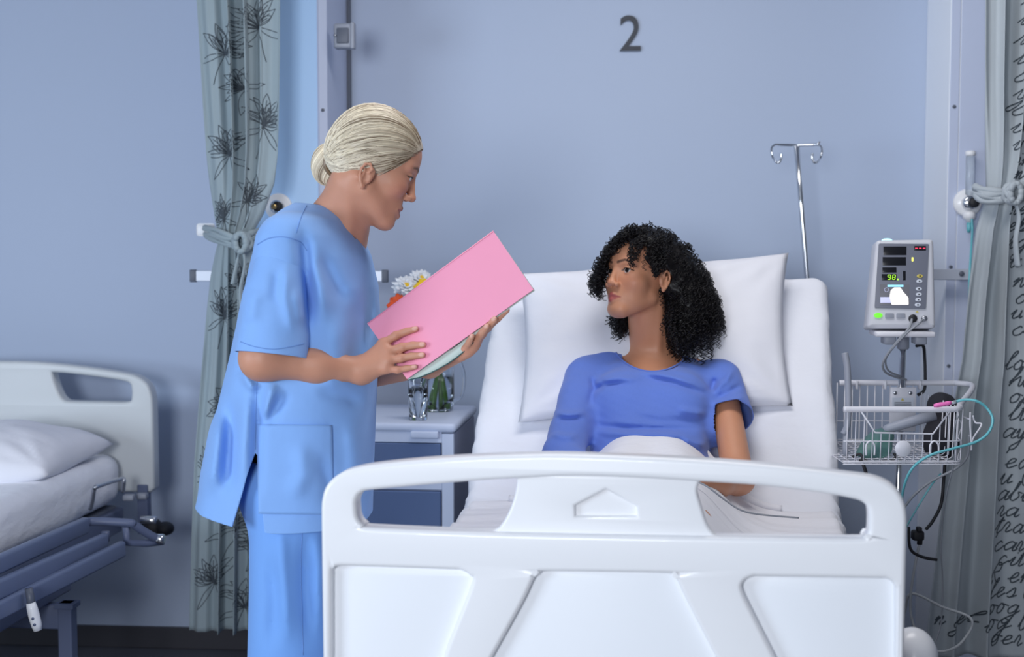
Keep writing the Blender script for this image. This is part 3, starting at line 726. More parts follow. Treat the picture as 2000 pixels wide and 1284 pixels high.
tieback(cr, [(1905, 372, 3.72), (1922, 380, 3.68), (1945, 384, 3.66), (1975, 380, 3.655), (2005, 372, 3.67), (2030, 362, 3.72)], 3.7, .010, M['curtain_r'], (1978, 378, 3.64),
        [[(1982, 392, 3.63), (1990, 425, 3.625), (1984, 470, 3.625), (1988, 520, 3.63)]])
# curtain hook plate on the wall by the left curtain
r = thing('curtain_hook', 'white curtain hook plate on the wall holding the left tieback', 'hook', P(410, 452, 4.05))
b = MB(); b.add(*boxg(P(402, 449, 4.02), (.055, .010, .038), None, .008, 3)); b.build('hook_plate', M['white_plastic'], r)
b = MB(); b.add(*boxg(P(494, 464, 3.9), (.028, .010, .026), None, .006, 3)); b.build('hook_end', M['white_plastic'], r)
b = MB(); b.add(*tube(crom([P(402, 449, 4.02), P(430, 456, 4.02), P(470, 462, 3.98), P(494, 464, 3.9)], 6), .004, 8)); b.add(*tube([P(404, 449, 4.02), P(404, 449, 4.02) + WALL.b * .47], .006, 8)); b.build('hook_arm', M['white_plastic'], r)
# ================================================================ MIDDLE BED
def q2(px, v=0.0, fr=BED): return [fr.pix(x, y, v) for x, y in px]
ZB = 0.30
foot = thing('hospital_bed', 'white hospital bed with a moulded footboard, patient lying in it', 'bed', BED(0, 1.0, 0))
top = crom(q2([(633, 1010), (634, 975), (643, 946), (666, 924), (699, 911), (765, 901), (897, 890), (1062, 884), (1200, 887), (1365, 895), (1530, 908), (1662, 923), (1712, 931), (1744, 947), (1762, 974), (1768, 1004), (1768, 1040)]), 6)
outl = [(top[0][0] + .002, ZB)] + [tuple(p) for p in top] + [(top[-1][0] - .002, ZB)]
outl = outl[::-1]
def rounded(pts, n=5): return [tuple(p) for p in crom(np.array(pts), n, True)]
hole = q2([(701, 985), (702, 972), (712, 959), (740, 953), (897, 939), (1000, 932), (1120, 927), (1240, 930), (1375, 938), (1481, 945), (1596, 959), (1660, 970), (1683, 978), (1693, 992), (1694, 1020), (1692, 1036), (1681, 1045), (1660, 1048), (1415, 1045), (1190, 1041), (963, 1036), (740, 1027), (716, 1022), (704, 1008)])
hole = rounded(hole, 4)
def panel_poly(px): return rounded(q2(px, .004), 4)
pl = panel_poly([(655, 1120), (657, 1107), (668, 1101), (700, 1101), (880, 1107), (905, 1109), (922, 1120), (924, 1137), (880, 1250), (790, 1480), (660, 1480), (655, 1420), (655, 1250)])
pm = panel_poly([(1046, 1126), (1060, 1113), (1080, 1111), (1290, 1114), (1309, 1116), (1322, 1128), (1345, 1175), (1440, 1360), (1500, 1480), (860, 1480), (920, 1360), (1020, 1180)])
pr = panel_poly([(1450, 1147), (1453, 1130), (1471, 1121), (1500, 1121), (1700, 1124), (1730, 1126), (1743, 1138), (1746, 1160), (1746, 1300), (1746, 1420), (1740, 1480), (1612, 1480), (1530, 1310), (1470, 1190)])
V, F = plate(outl, [hole, pl, pm, pr], .013, .0085, BED, 0.0, 5)
fb = mk('footboard', V, F, M['white_plastic'], foot); autosmooth(fb, 50)
cp = rounded(q2([(1000, 920), (1010, 935), (1006, 965), (994, 1000), (975, 1030), (950, 1050), (1190, 1056), (1425, 1060), (1400, 1046), (1382, 1024), (1369, 985), (1362, 955), (1372, 930), (1380, 915), (1190, 905)]), 5)
emb = q2([(1124, 1007), (1124, 987), (1183, 955), (1244, 989), (1244, 1007)])
V, F = plate(cp, [emb], .006, .006, BED, .004, 3); o = mk('handle_plate', V, F, M['white_plastic'], fb); autosmooth(o, 50)
V, F = plate(q2([(1120, 1011), (1120, 984), (1183, 950), (1248, 986), (1248, 1011)]), [], .003, .001, BED, .006, 1); mk('arrow_emblem', V, F, M['white_plastic'], fb, False)
for p in (pl, pm, pr):
    pp = np.array(p); c = pp.mean(0); V, F = plate([tuple(c + (x - c) * 1.004) for x in pp], [], .006, .003, BED, .006, 2); o = mk('inset_panel', V, F, M['panel_white'], fb); autosmooth(o, 50)
# frame, legs, headboard, rails
for s in (-1, 1):
    mk('side_beam', *fbox(BED, (s * .40 - .02, s * .40 + .02), (.03, 2.06), (.40, .47), .006), M['slate'], foot, False)
    for v in (.18, 1.86):
        lg = mk('leg', *fbox(BED, (s * .36 - .022, s * .36 + .022), (v - .022, v + .022), (.12, .42), .005), M['slate'], foot, False)
        mk('caster', *disc(BED(s * .36, v, .062), BED.a, .062, .03, 24, .008), M['black_rubber'], lg)
mk('cross_beam', *fbox(BED, (-.4, .4), (.10, .16), (.40, .46), .006), M['slate'], foot, False)
mk('cross_beam', *fbox(BED, (-.4, .4), (1.9, 1.96), (.40, .46), .006), M['slate'], foot, False)
hb = [(-.46, .42), (-.46, .86), (-.44, .93), (-.38, .96), (0, .985), (.38, .96), (.44, .93), (.46, .86), (.46, .42)]
V, F = plate(hb[::-1], [], .010, .010, BED, 2.06, 3); o = mk('headboard', V, F, M['white_plastic'], foot); autosmooth(o, 50)
mk('backrest_frame', *boxg(BED(.02, 1.47, .86), (.80, .82, .03), [BED.a, unit(BED.b * .55 + np.array([0, 0, .56])), np.cross(BED.a, unit(BED.b * .55 + np.array([0, 0, .56])))], .006), M['slate'], foot, False)
mk('deck', *fbox(BED, (-.42, .42), (.05, 1.2), (.47, .51), .006), M['slate'], foot, False)
# folded grey side rail by the cart
b = MB(); b.add(*tube(crom(PV([(1650, 690, 3.42), (1655, 720, 3.41), (1657, 790, 3.39), (1655, 830, 3.38), (1648, 848, 3.38)]), 6), .0085, 10)); b.add(*tube(PV([(1652, 845, 3.38), (1650, 905, 3.37)]) , .007, 8))
b.build('side_rail', M['mid_grey'], foot)
V, F = sphere(P(1783, 1284, 2.42), (.045, .05, .055), None, 20, 14); b = MB(); b.add(V, F)
V2, F2 = disc(P(1750, 1320, 2.42), BED.b, .05, .06, 20, .01); b.add(V2, F2); b.build('corner_bumper', M['white_plastic'], foot)
# mattress: one bent slab under a tucked sheet
path = crom(np.array([(.045, .60), (.4, .60), (.85, .60), (1.08, .605), (1.22, .66), (1.36, .80), (1.53, .985), (1.70, 1.17), (1.74, 1.215)]), 8)
def slab(fr, path, uc, hw, th, seed, round_=.035, amp=.006):
    T = np.gradient(path, axis=0); T /= np.linalg.norm(T, axis=1)[:, None]; N = np.stack([-T[:, 1], T[:, 0]], 1)
    sec = []
    for cxs, czs, a0 in ((hw - round_, th - round_, 0), (-(hw - round_), th - round_, 90), (-(hw - round_), round_, 180), (hw - round_, round_, 270)):
        for k in range(6): a = math.radians(a0 + 90 * k / 5); sec.append((cxs + round_ * math.cos(a), czs + round_ * math.sin(a)))
    # subdivide the long sides
    full = []
    for i in range(len(sec)):
        a, c = np.array(sec[i]), np.array(sec[(i + 1) % len(sec)]); L = np.linalg.norm(c - a); k = max(1, int(L / .03))
        for j in range(k): full.append(a + (c - a) * j / k)
    full = np.array(full); Vs = []
    m = len(path)
    for i in range(m):
        e = min(i, m - 1 - i); sh = 1 - (.022 * (max(0, 1 - e / 2.0)))
        q = np.stack([full[:, 0] * sh + uc, path[i, 0] + N[i, 0] * full[:, 1], path[i, 1] + N[i, 1] * full[:, 1]], 1); Vs.append(q)
    Vq = np.vstack(Vs); w = wob(Vq, 26, seed) * amp + wob(Vq * [1, 3, 1], 30, seed + 1) * amp * .8; Vq[:, 2] += w * .7; Vq[:, 0] += w * np.sign(Vq[:, 0] - uc) * .8 * (np.abs(Vq[:, 0] - uc) > hw - .02)
    k = len(full); F = []
    for i in range(m - 1):
        for j in range(k): j2 = (j + 1) % k; F.append([i * k + j, i * k + j2, (i + 1) * k + j2, (i + 1) * k + j])
    F.append(list(range(k))[::-1]); F.append([(m - 1) * k + j for j in range(k)])
    return fr.arr(Vq), F
mt = props(mk('mattress', *slab(BED, path, .025, .475, .12, 4, .035, .009), M['sheet']), 'raised mattress in a white fitted sheet under the patient', 'mattress')
# pillow from its four corners
def pillow_mesh(c00, c10, c11, c01, t, seed, n=46, amp=.010, bias=0.0):
    u = np.linspace(-1, 1, n); U, Vv = np.meshgrid(u, u, indexing='ij'); c00, c10, c11, c01 = map(np.asarray, (c00, c10, c11, c01))
    pin = 1 - .055 * (1 - Vv ** 2) * U ** 2; piv = 1 - .055 * (1 - U ** 2) * Vv ** 2
    a = (U * pin + 1) / 2; b = (Vv * piv + 1) / 2
    B = (1 - a)[..., None] * (1 - b)[..., None] * c00 + a[..., None] * (1 - b)[..., None] * c10 + a[..., None] * b[..., None] * c11 + (1 - a)[..., None] * b[..., None] * c01
    nn = unit(np.cross(c10 - c00, c01 - c00)); th = t * np.power(np.clip((1 - U ** 2), 0, 1), .42) * np.power(np.clip((1 - Vv ** 2), 0, 1), .42)
    q = B.reshape(-1, 3); w = (wob(q, 20, seed) + .7 * np.abs(wob(q * [1, 1, 1.6], 38, seed + 3))) * amp; w = w.reshape(n, n)
    edge = np.clip(th / t, 0, 1)
    # creases running in from the corners
    for sx in (-1, 1):
        for sy in (-1, 1):
            ang = np.arctan2(Vv - sy, U - sx); rr = np.hypot(U - sx, Vv - sy); w += .006 * np.sin(ang * 13 + seed) * np.exp(-((rr - .35) / .3) ** 2)
    A = B + nn * (th * (1 + bias) + w * edge)[..., None]; D = B - nn * (th * (1 - bias) + .5 * w * edge)[..., None]
    Va, Fa = gridmesh(A); Vd, Fd = gridmesh(D); Fd = [f[::-1] for f in Fd]
    return np.vstack([Va, Vd]), Fa + [[i + len(Va) for i in f] for f in Fd]
def pillow(name, label, cor, t, seed, **k):
    V, F = pillow_mesh(*cor, t, seed, **k); o = props(mk(name, V, F, M['pillow']), label, 'pillow')
    bm = bmesh.new(); bm.from_mesh(o.data); bmesh.ops.remove_doubles(bm, verts=bm.verts[:], dist=1e-4); bmesh.ops.recalc_face_normals(bm, faces=bm.faces[:]); bm.to_mesh(o.data); bm.free()
    o.data.polygons.foreach_set('use_smooth', np.ones(len(o.data.polygons), bool)); return o
pillow('pillow', 'plump white pillow propped behind the patient in the bed', (P(1012, 826, 3.50), P(1548, 793, 3.46), P(1540, 494, 3.70), P(1012, 534, 3.74)), .062, 12)
# IV pole clamped to the head of the bed
ivr = thing('drip_stand', 'chrome drip pole with two curled hooks at the head of the bed', 'drip stand', P(1590, 700, 4.08))
mk('pole', *tube(PV([(1556, 286, 4.08), (1566, 410, 4.08), (1576, 535, 4.08), (1588, 690, 4.08), (1600, 850, 4.08)]), .0085, 12), M['chrome'], ivr)
hk = MB()
for s in (-1, 1):
    cpx = 1556
    pts = [(1556, 284), (1556 + s * 30, 283), (1556 + s * 42, 283), (1556 + s * 49, 290), (1556 + s * 47.5, 305), (1556 + s * 41, 316), (1556 + s * 34, 317), (1556 + s * 30, 308), (1556 + s * 31, 300)]
    hk = MB(); hk.add(*tube(crom(PV([(x, y, 4.08 - .010 * i * (i < 5)) for i, (x, y) in enumerate(pts)]), 6), .0038, 8)); hk.build('hook', M['chrome'], ivr)
hk = MB(); hk.add(*tube(PV([(1594, 284, 4.045), (1602, 277, 4.045)]), .003, 8)); hk.build('hook_tip', M['chrome'], ivr)
mk('bed_socket', *boxg(P(1603, 890, 4.1), (.05, .05, .12), None, .006), M['slate'], ivr, False)
# ================================================================ LEFT BED
LB = Frame((-1.655, 4.30), 6.0)     # b = 0 the headboard, bed runs to negative b
lb = thing('hospital_bed', 'empty hospital bed with a pale headboard at the left edge', 'bed', LB(0, -1, 0))
ln = lambda px: [LB.pix(x, y, -.025) for x, y in px]
tp = np.array(ln([(0, 706), (60, 707), (130, 713), (200, 722), (250, 730), (272, 737), (290, 752), (298, 775), (300, 800)])); tp = crom(tp, 5)
uR = tp[-1][0]; zb = LB.pix(290, 962, -.025)[1]; mid = tp[0][0] - .02
right = [tuple(p) for p in tp] + [(uR, zb + .1), (uR, zb + .015), (uR - .015, zb), (uR - .3, zb)]
left = [(2 * mid - p[0], p[1]) for p in right][::-1]
outl = left + right
ho = rounded(ln([(104, 733), (112, 728), (180, 735), (240, 744), (254, 750), (257, 760), (257, 775), (250, 785), (200, 785), (140, 784), (126, 781), (116, 768)]), 4)
hol = [(2 * mid - p[0], p[1]) for p in ho][::-1]
V, F = plate(outl[::-1], [ho, hol], .016, .011, LB, -.005, 5); hbd = mk('headboard', V, F, M['beige_plastic'], lb); autosmooth(hbd, 50)
hw = uR - mid
mlb = props(mk('mattress', *slab(LB, crom(np.array([(-2.0, .565), (-1.2, .565), (-.5, .565), (-.07, .565)]), 10), mid, .435, .155, 21, .05, .007), M['sheet']), 'flat mattress in a wrinkled white sheet on the empty left bed', 'mattress')
pillow('pillow', 'crumpled white pillow lying on the empty left bed', (P(-330, 965, 3.55), P(92, 930, 3.72), P(222, 868, 4.14), P(-150, 870, 4.16)), .085, 31, bias=.35)
# mattress hoop
mk('mattress_hoop', *tube(crom(PV([(176, 995, 3.86), (181, 975, 3.85), (184, 956, 3.84), (192, 950, 3.85), (236, 936, 4.06), (242, 940, 4.07), (240, 962, 4.08)]), 6), .0065, 8), M['steel'], lb)
# deck frame and folded side rails (bars that run along the bed towards the camera)
def bar(p0, p1, h, t, name, matl, parent, bev=.006):
    a, c = np.asarray(p0), np.asarray(p1); d = unit(c - a); s = unit(np.cross(d, [0, 0, 1.])); n = np.cross(s, d)
    return mk(name, *boxg((a + c) / 2, (np.linalg.norm(c - a), t, h), [d, s, n], bev, 3), matl, parent)
uS = mid + .47
bar(LB(uS - .05, -.06, .515), LB(uS - .05, -2.0, .515), .075, .04, 'side_beam', M['slate'], lb)
bar(LB(2 * mid - uS + .05, -.06, .515), LB(2 * mid - uS + .05, -2.0, .515), .075, .04, 'side_beam', M['slate'], lb)
bar(LB(uS - .05, -.09, .50), LB(2 * mid - uS + .05, -.09, .50), .06, .05, 'cross_beam', M['slate'], lb)
bar(LB(uS - .05, -1.9, .50), LB(2 * mid - uS + .05, -1.9, .50), .06, .05, 'cross_beam', M['slate'], lb)
mk('deck', *fbox(LB, (mid - .42, mid + .42), (-1.98, -.07), (.52, .56), .006), M['dark_grey'], lb, False)
def rb(px0, px1, h, t): 
    bar(P(*px0), P(*px1), h, t, 'rail_bar', M['slate_light'], lb, .008)
M['slate_light'] = mat('rail_paint', srgb(108, 120, 150), .4, vary=.04, vscale=12)
rb((168, 1026, 3.62), (-90, 1142, 2.95), .046, .024); rb((206, 1058, 3.60), (-90, 1190, 2.93), .048, .024); rb((240, 1072, 3.62), (-90, 1236, 2.93), .046, .024)
b = MB(); b.add(*tube(crom(PV([(168, 1022, 3.62), (182, 1019, 3.64), (250, 1022, 3.66), (262, 1026, 3.67), (290, 1044, 3.70), (316, 1057, 3.73)]), 6), .012, 10)); b.build('rail_arm', M['slate'], lb)
b = MB(); b.add(*tube(PV([(206, 1038, 3.62), (206, 1058, 3.62)]), .011, 10)); b.add(*tube(PV([(246, 1030, 3.66), (247, 1060, 3.66), (285, 1062, 3.70), (318, 1058, 3.74)]), .011, 10)); b.build('rail_linkage', M['slate'], lb)
mk('rail_pin', *disc(P(311, 1053, 3.72), LB.a, .014, .03, 14, .003), M['chrome'], lb)
b = MB(); b.add(*disc(P(296, 1032, 4.12), LB.b, .032, .04, 20, .008)); b.add(*sphere(P(322, 1033, 4.12), (.03, .03, .022), None, 14, 10)); b.build('corner_bumper', M['black_rubber'], lb)
b = MB(); b.add(*disc(P(290, 1016, 4.05), LB.a, .012, .05, 14, .002)); b.build('bumper_bolt', M['chrome'], lb)
for q_ in ((252, 972, 4.1), (278, 969, 4.16)): mk('headboard_clip', *boxg(P(*q_), (.033, .03, .018), None, .004), M['mid_grey'], lb)
mk('headboard_post', *fbox(LB, (uR - .055, uR - .02), (-.04, -.005), (.46, .62), .004), M['slate'], lb, False)
mk('headboard_post', *fbox(LB, (2 * mid - uR + .02, 2 * mid - uR + .055), (-.04, -.005), (.46, .62), .004), M['slate'], lb, False)
# scissor legs and underframe
legx = LB.pix(132, 1220, -.62)[0]
for uu, vv in ((legx, -.62), (2 * mid - legx, -.62), (legx, -1.7), (2 * mid - legx, -1.7)):
    lg = mk('leg', *fbox(LB, (uu - .020, uu + .020), (vv - .02, vv + .02), (.10, .40), .004), M['slate'], lb, False)
    mk('leg_plate', *fbox(LB, (uu - .028, uu + .028), (vv - .026, vv + .026), (.385, .40), .002), M['slate'], lg, False)
    mk('leg_bolt', *disc(LB(uu, vv - .022, .175), LB.b, .009, .008, 12, .002), M['chrome'], lg)
    mk('caster', *disc(LB(uu, vv, .052), LB.a, .052, .03, 24, .008), M['black_rubber'], lg)
for vv in (-.62, -1.7): bar(LB(legx, vv, .36), LB(2 * mid - legx, vv, .36), .07, .035, 'under_beam', M['slate'], lb)
for uu in (legx - .06, 2 * mid - legx + .06): bar(LB(uu, -.5, .43), LB(uu, -1.85, .43), .06, .04, 'under_beam', M['slate'], lb)
# hand control hanging at the side
hc = thing('bed_remote', 'white bed hand control hanging under the empty left bed', 'remote', P(68, 1230, 3.15))
a = P(60, 1178, 3.15); c_ = P(74, 1232, 3.15)
mk('remote_body', *tube(np.linspace(a, c_, 6), [.011, .013, .0135, .0135, .0125, .010], 14), M['white_plastic'], hc)
mk('strap', *tube(PV([(56, 1150, 3.15), (60, 1172, 3.15), (61, 1184, 3.15)]), .0095, 10), M['dark_grey'], hc)
for t in (.52, .74): mk('button', *disc(a + (c_ - a) * t + np.array([.001, -.0135, 0]), (0, 1, 0), .0035, .003, 10), M['navy'] if 'navy' in M else M['slate'], hc)
# ================================================================ PEOPLE: MATERIALS
M['skin_fair'] = mat('fair_skin', (.5, .3, .22), .48, attr=True, bump=.05, bscale=350, vary=.04, vscale=30, sss=.10)
M['skin_brown'] = mat('brown_skin', (.3, .17, .1), .45, attr=True, bump=.05, bscale=350, vary=.04, vscale=30, sss=.08)
M['eye'] = mat('eye_surface', (.7, .7, .7), .12, attr=True, vary=.01)
M['hair_blonde'] = mat('blonde_hair', (.5, .4, .3), .34, attr=True, vary=.12, vscale=90, spec=.7)
M['hair_black'] = mat('black_hair', (.008, .007, .008), .42, vary=.2, vscale=90, spec=.35)
M['scrubs'] = mat('blue_scrubs', srgb(136, 180, 240), .8, bump=.22, bscale=18, vary=.03, vscale=10, sheen=.12)
M['scrub_pants'] = mat('blue_scrub_trousers', srgb(120, 170, 238), .82, bump=.16, bscale=14, vary=.03, vscale=10, sheen=.12, stretch=(1, 1, .5))
M['stitch'] = mat('stitching', srgb(112, 152, 214), .85, vary=.05)
M['tshirt'] = mat('periwinkle_jersey', srgb(100, 130, 214), .9, bump=.14, bscale=22, vary=.05, vscale=160, sheen=.15)
M['clog'] = mat('white_clog', srgb(225, 228, 232), .5, vary=.03)
# ================================================================ NURSE
SK = np.array(srgb(203, 147, 121)); LIP = np.array(srgb(168, 88, 82)); BRW = np.array(srgb(92, 68, 54)); CHK = np.array(srgb(196, 122, 102))
D = 2.80
nurse = thing('person', 'blonde person in light blue scrubs leaning over with a pink folder', 'person', P(590, 1700, D) * [1, 1, 0])
yaw = math.radians(15); pit = math.radians(25)
nh = HeadFrame((math.cos(yaw) * math.cos(pit), math.sin(yaw) * math.cos(pit), -math.sin(pit)), 0.0, 0.945)
nh.place((.116, 0, -.0215), P(811, 391, 2.76))
hops = head_ops(ear_dz=-.028, lipf=1.0, mouth_open=.004) + lid_cut(.0048, -.001)
neck0 = P(655, 452, 2.80); nb = nh.to((-.022, 0, -.045))
nops = [('u', cone(nb, neck0, .048, .058), 0), ('u', cone(neck0, P(640, 530, 2.80), .056, .07), .05),
        ('u', cone(nh.to((-.03, -.045, -.035)), P(672, 478, 2.74), .012, .011), .02), ('u', cone(nh.to((.005, 0, -.065)), P(674, 480, 2.79), .020, .024), .03)]
nurse_head = Field([(hops, nh), (nops, None)], .022)
lo = np.minimum(nh.o - .17, P(640, 560, 2.8) - [.08, .16, 0]); hi = nh.o + [.16, .15, .17]
V, F = polygonise(nurse_head, lo, hi, .0021, 1)
K = face_colours(nh.inv(V), SK, LIP, BRW, CHK, .95)
parts = [(V, F, K)]
# ---- the folder (placed first: the hands close on it)
FA, FB_, FC, FD = P(718, 633, 2.72), P(964, 452, 2.685), P(1042, 566, 2.605), P(795, 741, 2.645)
fn = unit(np.cross(FC - FD, FA - FD)); fn = fn if fn[1] < 0 else -fn          # towards the camera
def fold(s, t, off=0.0): return FA * (1 - s) * (1 - t) + FB_ * s * (1 - t) + FC * s * t + FD * (1 - s) * t + fn * off
def onfold(px, py, off):            # where a sight line meets the cover, lifted by off
    r = ray(px, py); c = np.array([0, 0, CAMH]); o = (FA + FC) / 2 + fn * off; return c + r * (np.dot(o - c, fn) / np.dot(r, fn))
# ---- right hand on the cover
fg = []
for kn, pi_, di, ti in [((748, 672), (773, 656), (793, 648), (812, 643)), ((756, 688), (785, 679), (806, 675), (826, 674)), ((757, 705), (783, 700), (804, 696), (825, 694)), ((752, 721), (776, 723), (794, 720), (811, 717))]:
    fg.append([onfold(*kn, .024), onfold(*pi_, .017), onfold(*di, .011), onfold(*ti, .0085)])
wr = onfold(706, 724, .030); el = P(512, 700, 2.60); wr0 = wr
th = [onfold(735, 690, .010), onfold(752, 668, -.020), onfold(775, 660, -.030)]
ro = [('u', cone(el, wr + (el - wr) * .45, .039, .034), 0), ('u', cone(wr + (el - wr) * .45, wr, .034, .0230), .02), ('u', cone(P(548, 520, 2.63), el, .040, .040), .03)]
ho_ = hand_ops(wr, .023, fg, th, .0083)
hov = [('u', f, (k if i else .02)) for i, (_, f, k) in enumerate(ho_)]
# tendons
tend = [('b', ridge(f[0], wr + (np.asarray(f[0]) - wr) * .45, .0016, .004)) for f in fg]
ra = Field([(ro + hov + tend, None)])
pts = np.array([p for f in fg for p in f] + [wr, th[2]])
V, F = polygonise(ra, np.minimum(pts.min(0), el) - .06, np.maximum(pts.max(0), P(545, 600, 2.60)) + .07, .0023, 1)
def nails(V, fg, up, skin, nail):
    K = np.tile(skin, (len(V), 1))
    for f in fg:
        t = unit(np.asarray(f[3]) - f[2]); c = np.asarray(f[3]) + up * .0055 + t * .0005
        d = np.sqrt((((V - c) @ t) / .0062) ** 2 + (np.linalg.norm((V - c) - np.outer((V - c) @ t, t), axis=1) / .0048) ** 2)
        w = np.clip((1.15 - d) / .3, 0, 1)[:, None]; K = K * (1 - w) + nail * w
        for q in f[:2]:
            w = (np.exp(-(np.linalg.norm(V - q, axis=1) / .011) ** 2) * .35)[:, None]; K = K * (1 - w) + np.array(srgb(205, 132, 112)) * w
    return K
parts.append((V, F, nails(V, fg, fn, SK, np.array(srgb(226, 176, 160)))))
# ---- left hand under the folder, fingers round its lower edge
up = fn
fl = []
for kn, pi_, di, ti in [((928, 668), (952, 640), (972, 622), (990, 606)), ((922, 676), (941, 652), (955, 636), (966, 624)), ((912, 686), (930, 665), (942, 650), (951, 638)), ((897, 695), (908, 682), (916, 669), (922, 657))]:
    i = len(fl); a = (0, .6, 1.0, 1.0)[i]
    fl.append([onfold(*kn, -.030), onfold(*pi_, -.030 + .010 * a), onfold(*di, -.018 + .013 * a), onfold(*ti, -.012 + .018 * a)])
wl = P(838, 712, 2.735); ell_ = P(690, 730, 2.97)
tl = [onfold(872, 672, -.045), onfold(905, 630, -.040), onfold(925, 605, -.035)]
lo_ = [('u', cone(ell_, wl, .040, .024), 0)]
hl = [('u', f, (k if i else .02)) for i, (_, f, k) in enumerate(hand_ops(wl, .023, fl, tl, .0085))]
la = Field([(lo_ + hl, None)])
pts = np.array([p for f in fl for p in f] + [wl, tl[2], ell_])
V, F = polygonise(la, pts.min(0) - .06, pts.max(0) + .06, .0024, 1); parts.append((V, F, nails(V, fl, fn, SK, np.array(srgb(226, 176, 160)))))
# ---- the covered body
bo = [('u', cone(P(612, 570, 2.8), P(585, 800, 2.8), .095, .10), 0), ('u', ell(P(575, 950, 2.8), (.095, .14, .085)), .05)]
for dd, x0, x1 in ((2.70, 570, 566), (2.90, 590, 588)):
    h0 = P(x0, 950, dd); f0 = P(x1, 1500, dd) ; f0[2] = .09; kn = (h0 + f0) / 2 + [.01, 0, .02]
    bo += [('u', cone(h0, kn, .066, .046), .03), ('u', cone(kn, f0, .046, .034), .02)]
bo += [('u', cone(P(600, 500, 2.98), ell_, .05, .042), .03), ('u', cone(P(610, 500, 2.68), P(560, 520, 2.65), .04, .04), .03), ('u', cone(P(600, 500, 2.98), P(640, 500, 2.8), .05, .08), .03)]
V, F = polygonise(Field([(bo, None)]), P(430, 480, 2.8) * [1, 1, 0] + [0, -.28, .05], P(760, 400, 2.8) + [0, .28, 0], .010, 1); parts.append((V, F, SK))
V, F, K = join_parts(parts); nbody = mk('body', V, F, M['skin_fair'], nurse, True, K)
eye_meshes(nh, nurse, (.05, .10, .14), (.95, .30, -.25))
lash_meshes(nh, nurse, M['black_rubber'], -.001, .0048)
# ---- tunic
rows = [(392, 588, 648, .030), (410, 556, 668, .105), (430, 532, 685, .160), (460, 512, 702, .190), (500, 500, 722, .200), (560, 486, 737, .200), (620, 470, 741, .195), (700, 452, 738, .190), (800, 426, 731, .190), (900, 403, 727, .195), (985, 384, 724, .200), (1060, 372, 722, .205)]
rz = np.array([CAMH - (y - HZ) * D / FPX for y, *_ in rows])[::-1]; rl = np.array([(l - CX) / FPX * D for _, l, r, b in rows])[::-1]; rr_ = np.array([(r - CX) / FPX * D for _, l, r, b in rows])[::-1]; rb_ = np.array([b for *_, b in rows])[::-1]
def loft(p):
    z = p[:, 2]; l = np.interp(z, rz, rl); r = np.interp(z, rz, rr_); b = np.interp(z, rz, rb_); a = (r - l) / 2; cx = (l + r) / 2
    ex = (p[:, 0] - cx) / a; ey = (p[:, 1] - D) / b
    rad = (np.abs(ex) ** 2.3 + np.abs(ey) ** 2.3) ** (1 / 2.3)
    d = (rad - 1) * np.minimum(a, b) * .8
    return np.maximum(d, z - rz[-1])
hemz = lambda p: CAMH - (1008 - HZ) * D / FPX + np.clip((-.47 - p[:, 0]) / .2, 0, 1) * .028
sl_a, sl_b = P(560, 472, 2.635), P(529, 700, 2.60)
sleeve = [('u', cone(sl_a, (sl_a + sl_b) / 2, .052, .066), 0), ('u', cone((sl_a + sl_b) / 2, sl_b + (sl_b - sl_a) * .2, .066, .073), .02)]
sl2a, sl2b = P(620, 470, 2.975), P(668, 660, 2.99)
top_ops = [('u', loft, 0), ('u', cone(sl_a, sl_a + (sl_b - sl_a) * .10, .050, .050), .05), ('u', cone(sl2a, sl2b, .06, .068), .03)]
fr_ = lambda px, py, off=0.0: P(px, py, 2.60 + off)
N_ = lambda pl, amp, w: ('b', crease(pl, amp * 1.75, w * .95, 2.80))
top_ops += [N_([(585, 430, 2.62), (600, 520, 2.60), (602, 600, 2.60), (598, 660, 2.60)], -.012, .016), N_([(600, 470, 2.62), (625, 560, 2.61), (632, 640, 2.62)], .007, .022), N_([(610, 480, 2.6), (655, 560, 2.64), (690, 600, 2.7)], -.006, .018),
            N_([(560, 500, 2.54), (556, 580, 2.53), (575, 660, 2.53)], .006, .012), N_([(545, 520, 2.54), (535, 600, 2.53)], -.005, .014), N_([(575, 560, 2.54), (590, 640, 2.54)], .006, .010), N_([(500, 560, 2.56), (484, 640, 2.56)], .005, .016),
            N_([(690, 560, 2.70), (700, 640, 2.70), (690, 760, 2.70)], -.006, .022), N_([(650, 600, 2.63), (655, 700, 2.62), (640, 800, 2.62)], .006, .03), N_([(715, 520, 2.75), (722, 600, 2.75), (720, 690, 2.75)], -.004, .012),
            N_([(500, 740, 2.61), (504, 800, 2.60), (498, 880, 2.60), (496, 990, 2.60)], -.006, .012), N_([(535, 740, 2.61), (520, 790, 2.60), (510, 830, 2.60)], .007, .012), N_([(560, 760, 2.61), (530, 810, 2.60), (515, 840, 2.60)], -.005, .012),
            N_([(430, 800, 2.66), (415, 900, 2.66), (400, 985, 2.66)], .009, .022), N_([(455, 760, 2.62), (445, 860, 2.62), (438, 985, 2.62)], -.008, .018), N_([(480, 740, 2.61), (472, 860, 2.60), (466, 985, 2.60)], .006, .016),
            N_([(580, 860, 2.60), (590, 930, 2.60), (560, 985, 2.60)], .005, .018), N_([(620, 880, 2.61), (640, 960, 2.62), (630, 1005, 2.62)], -.005, .014), N_([(680, 800, 2.66), (690, 900, 2.66), (690, 1000, 2.67)], .006, .022),
            N_([(470, 720, 2.62), (480, 745, 2.61), (500, 770, 2.61)], .006, .010), N_([(610, 760, 2.61), (660, 775, 2.63), (715, 790, 2.7)], -.004, .014),
            ('b', lambda p: .0025 * wob(p * [1, 1, .5], 26, 8))]
sfn = Field([(top_ops, None)])
slv = Field([(sleeve + top_ops[3:], None)])
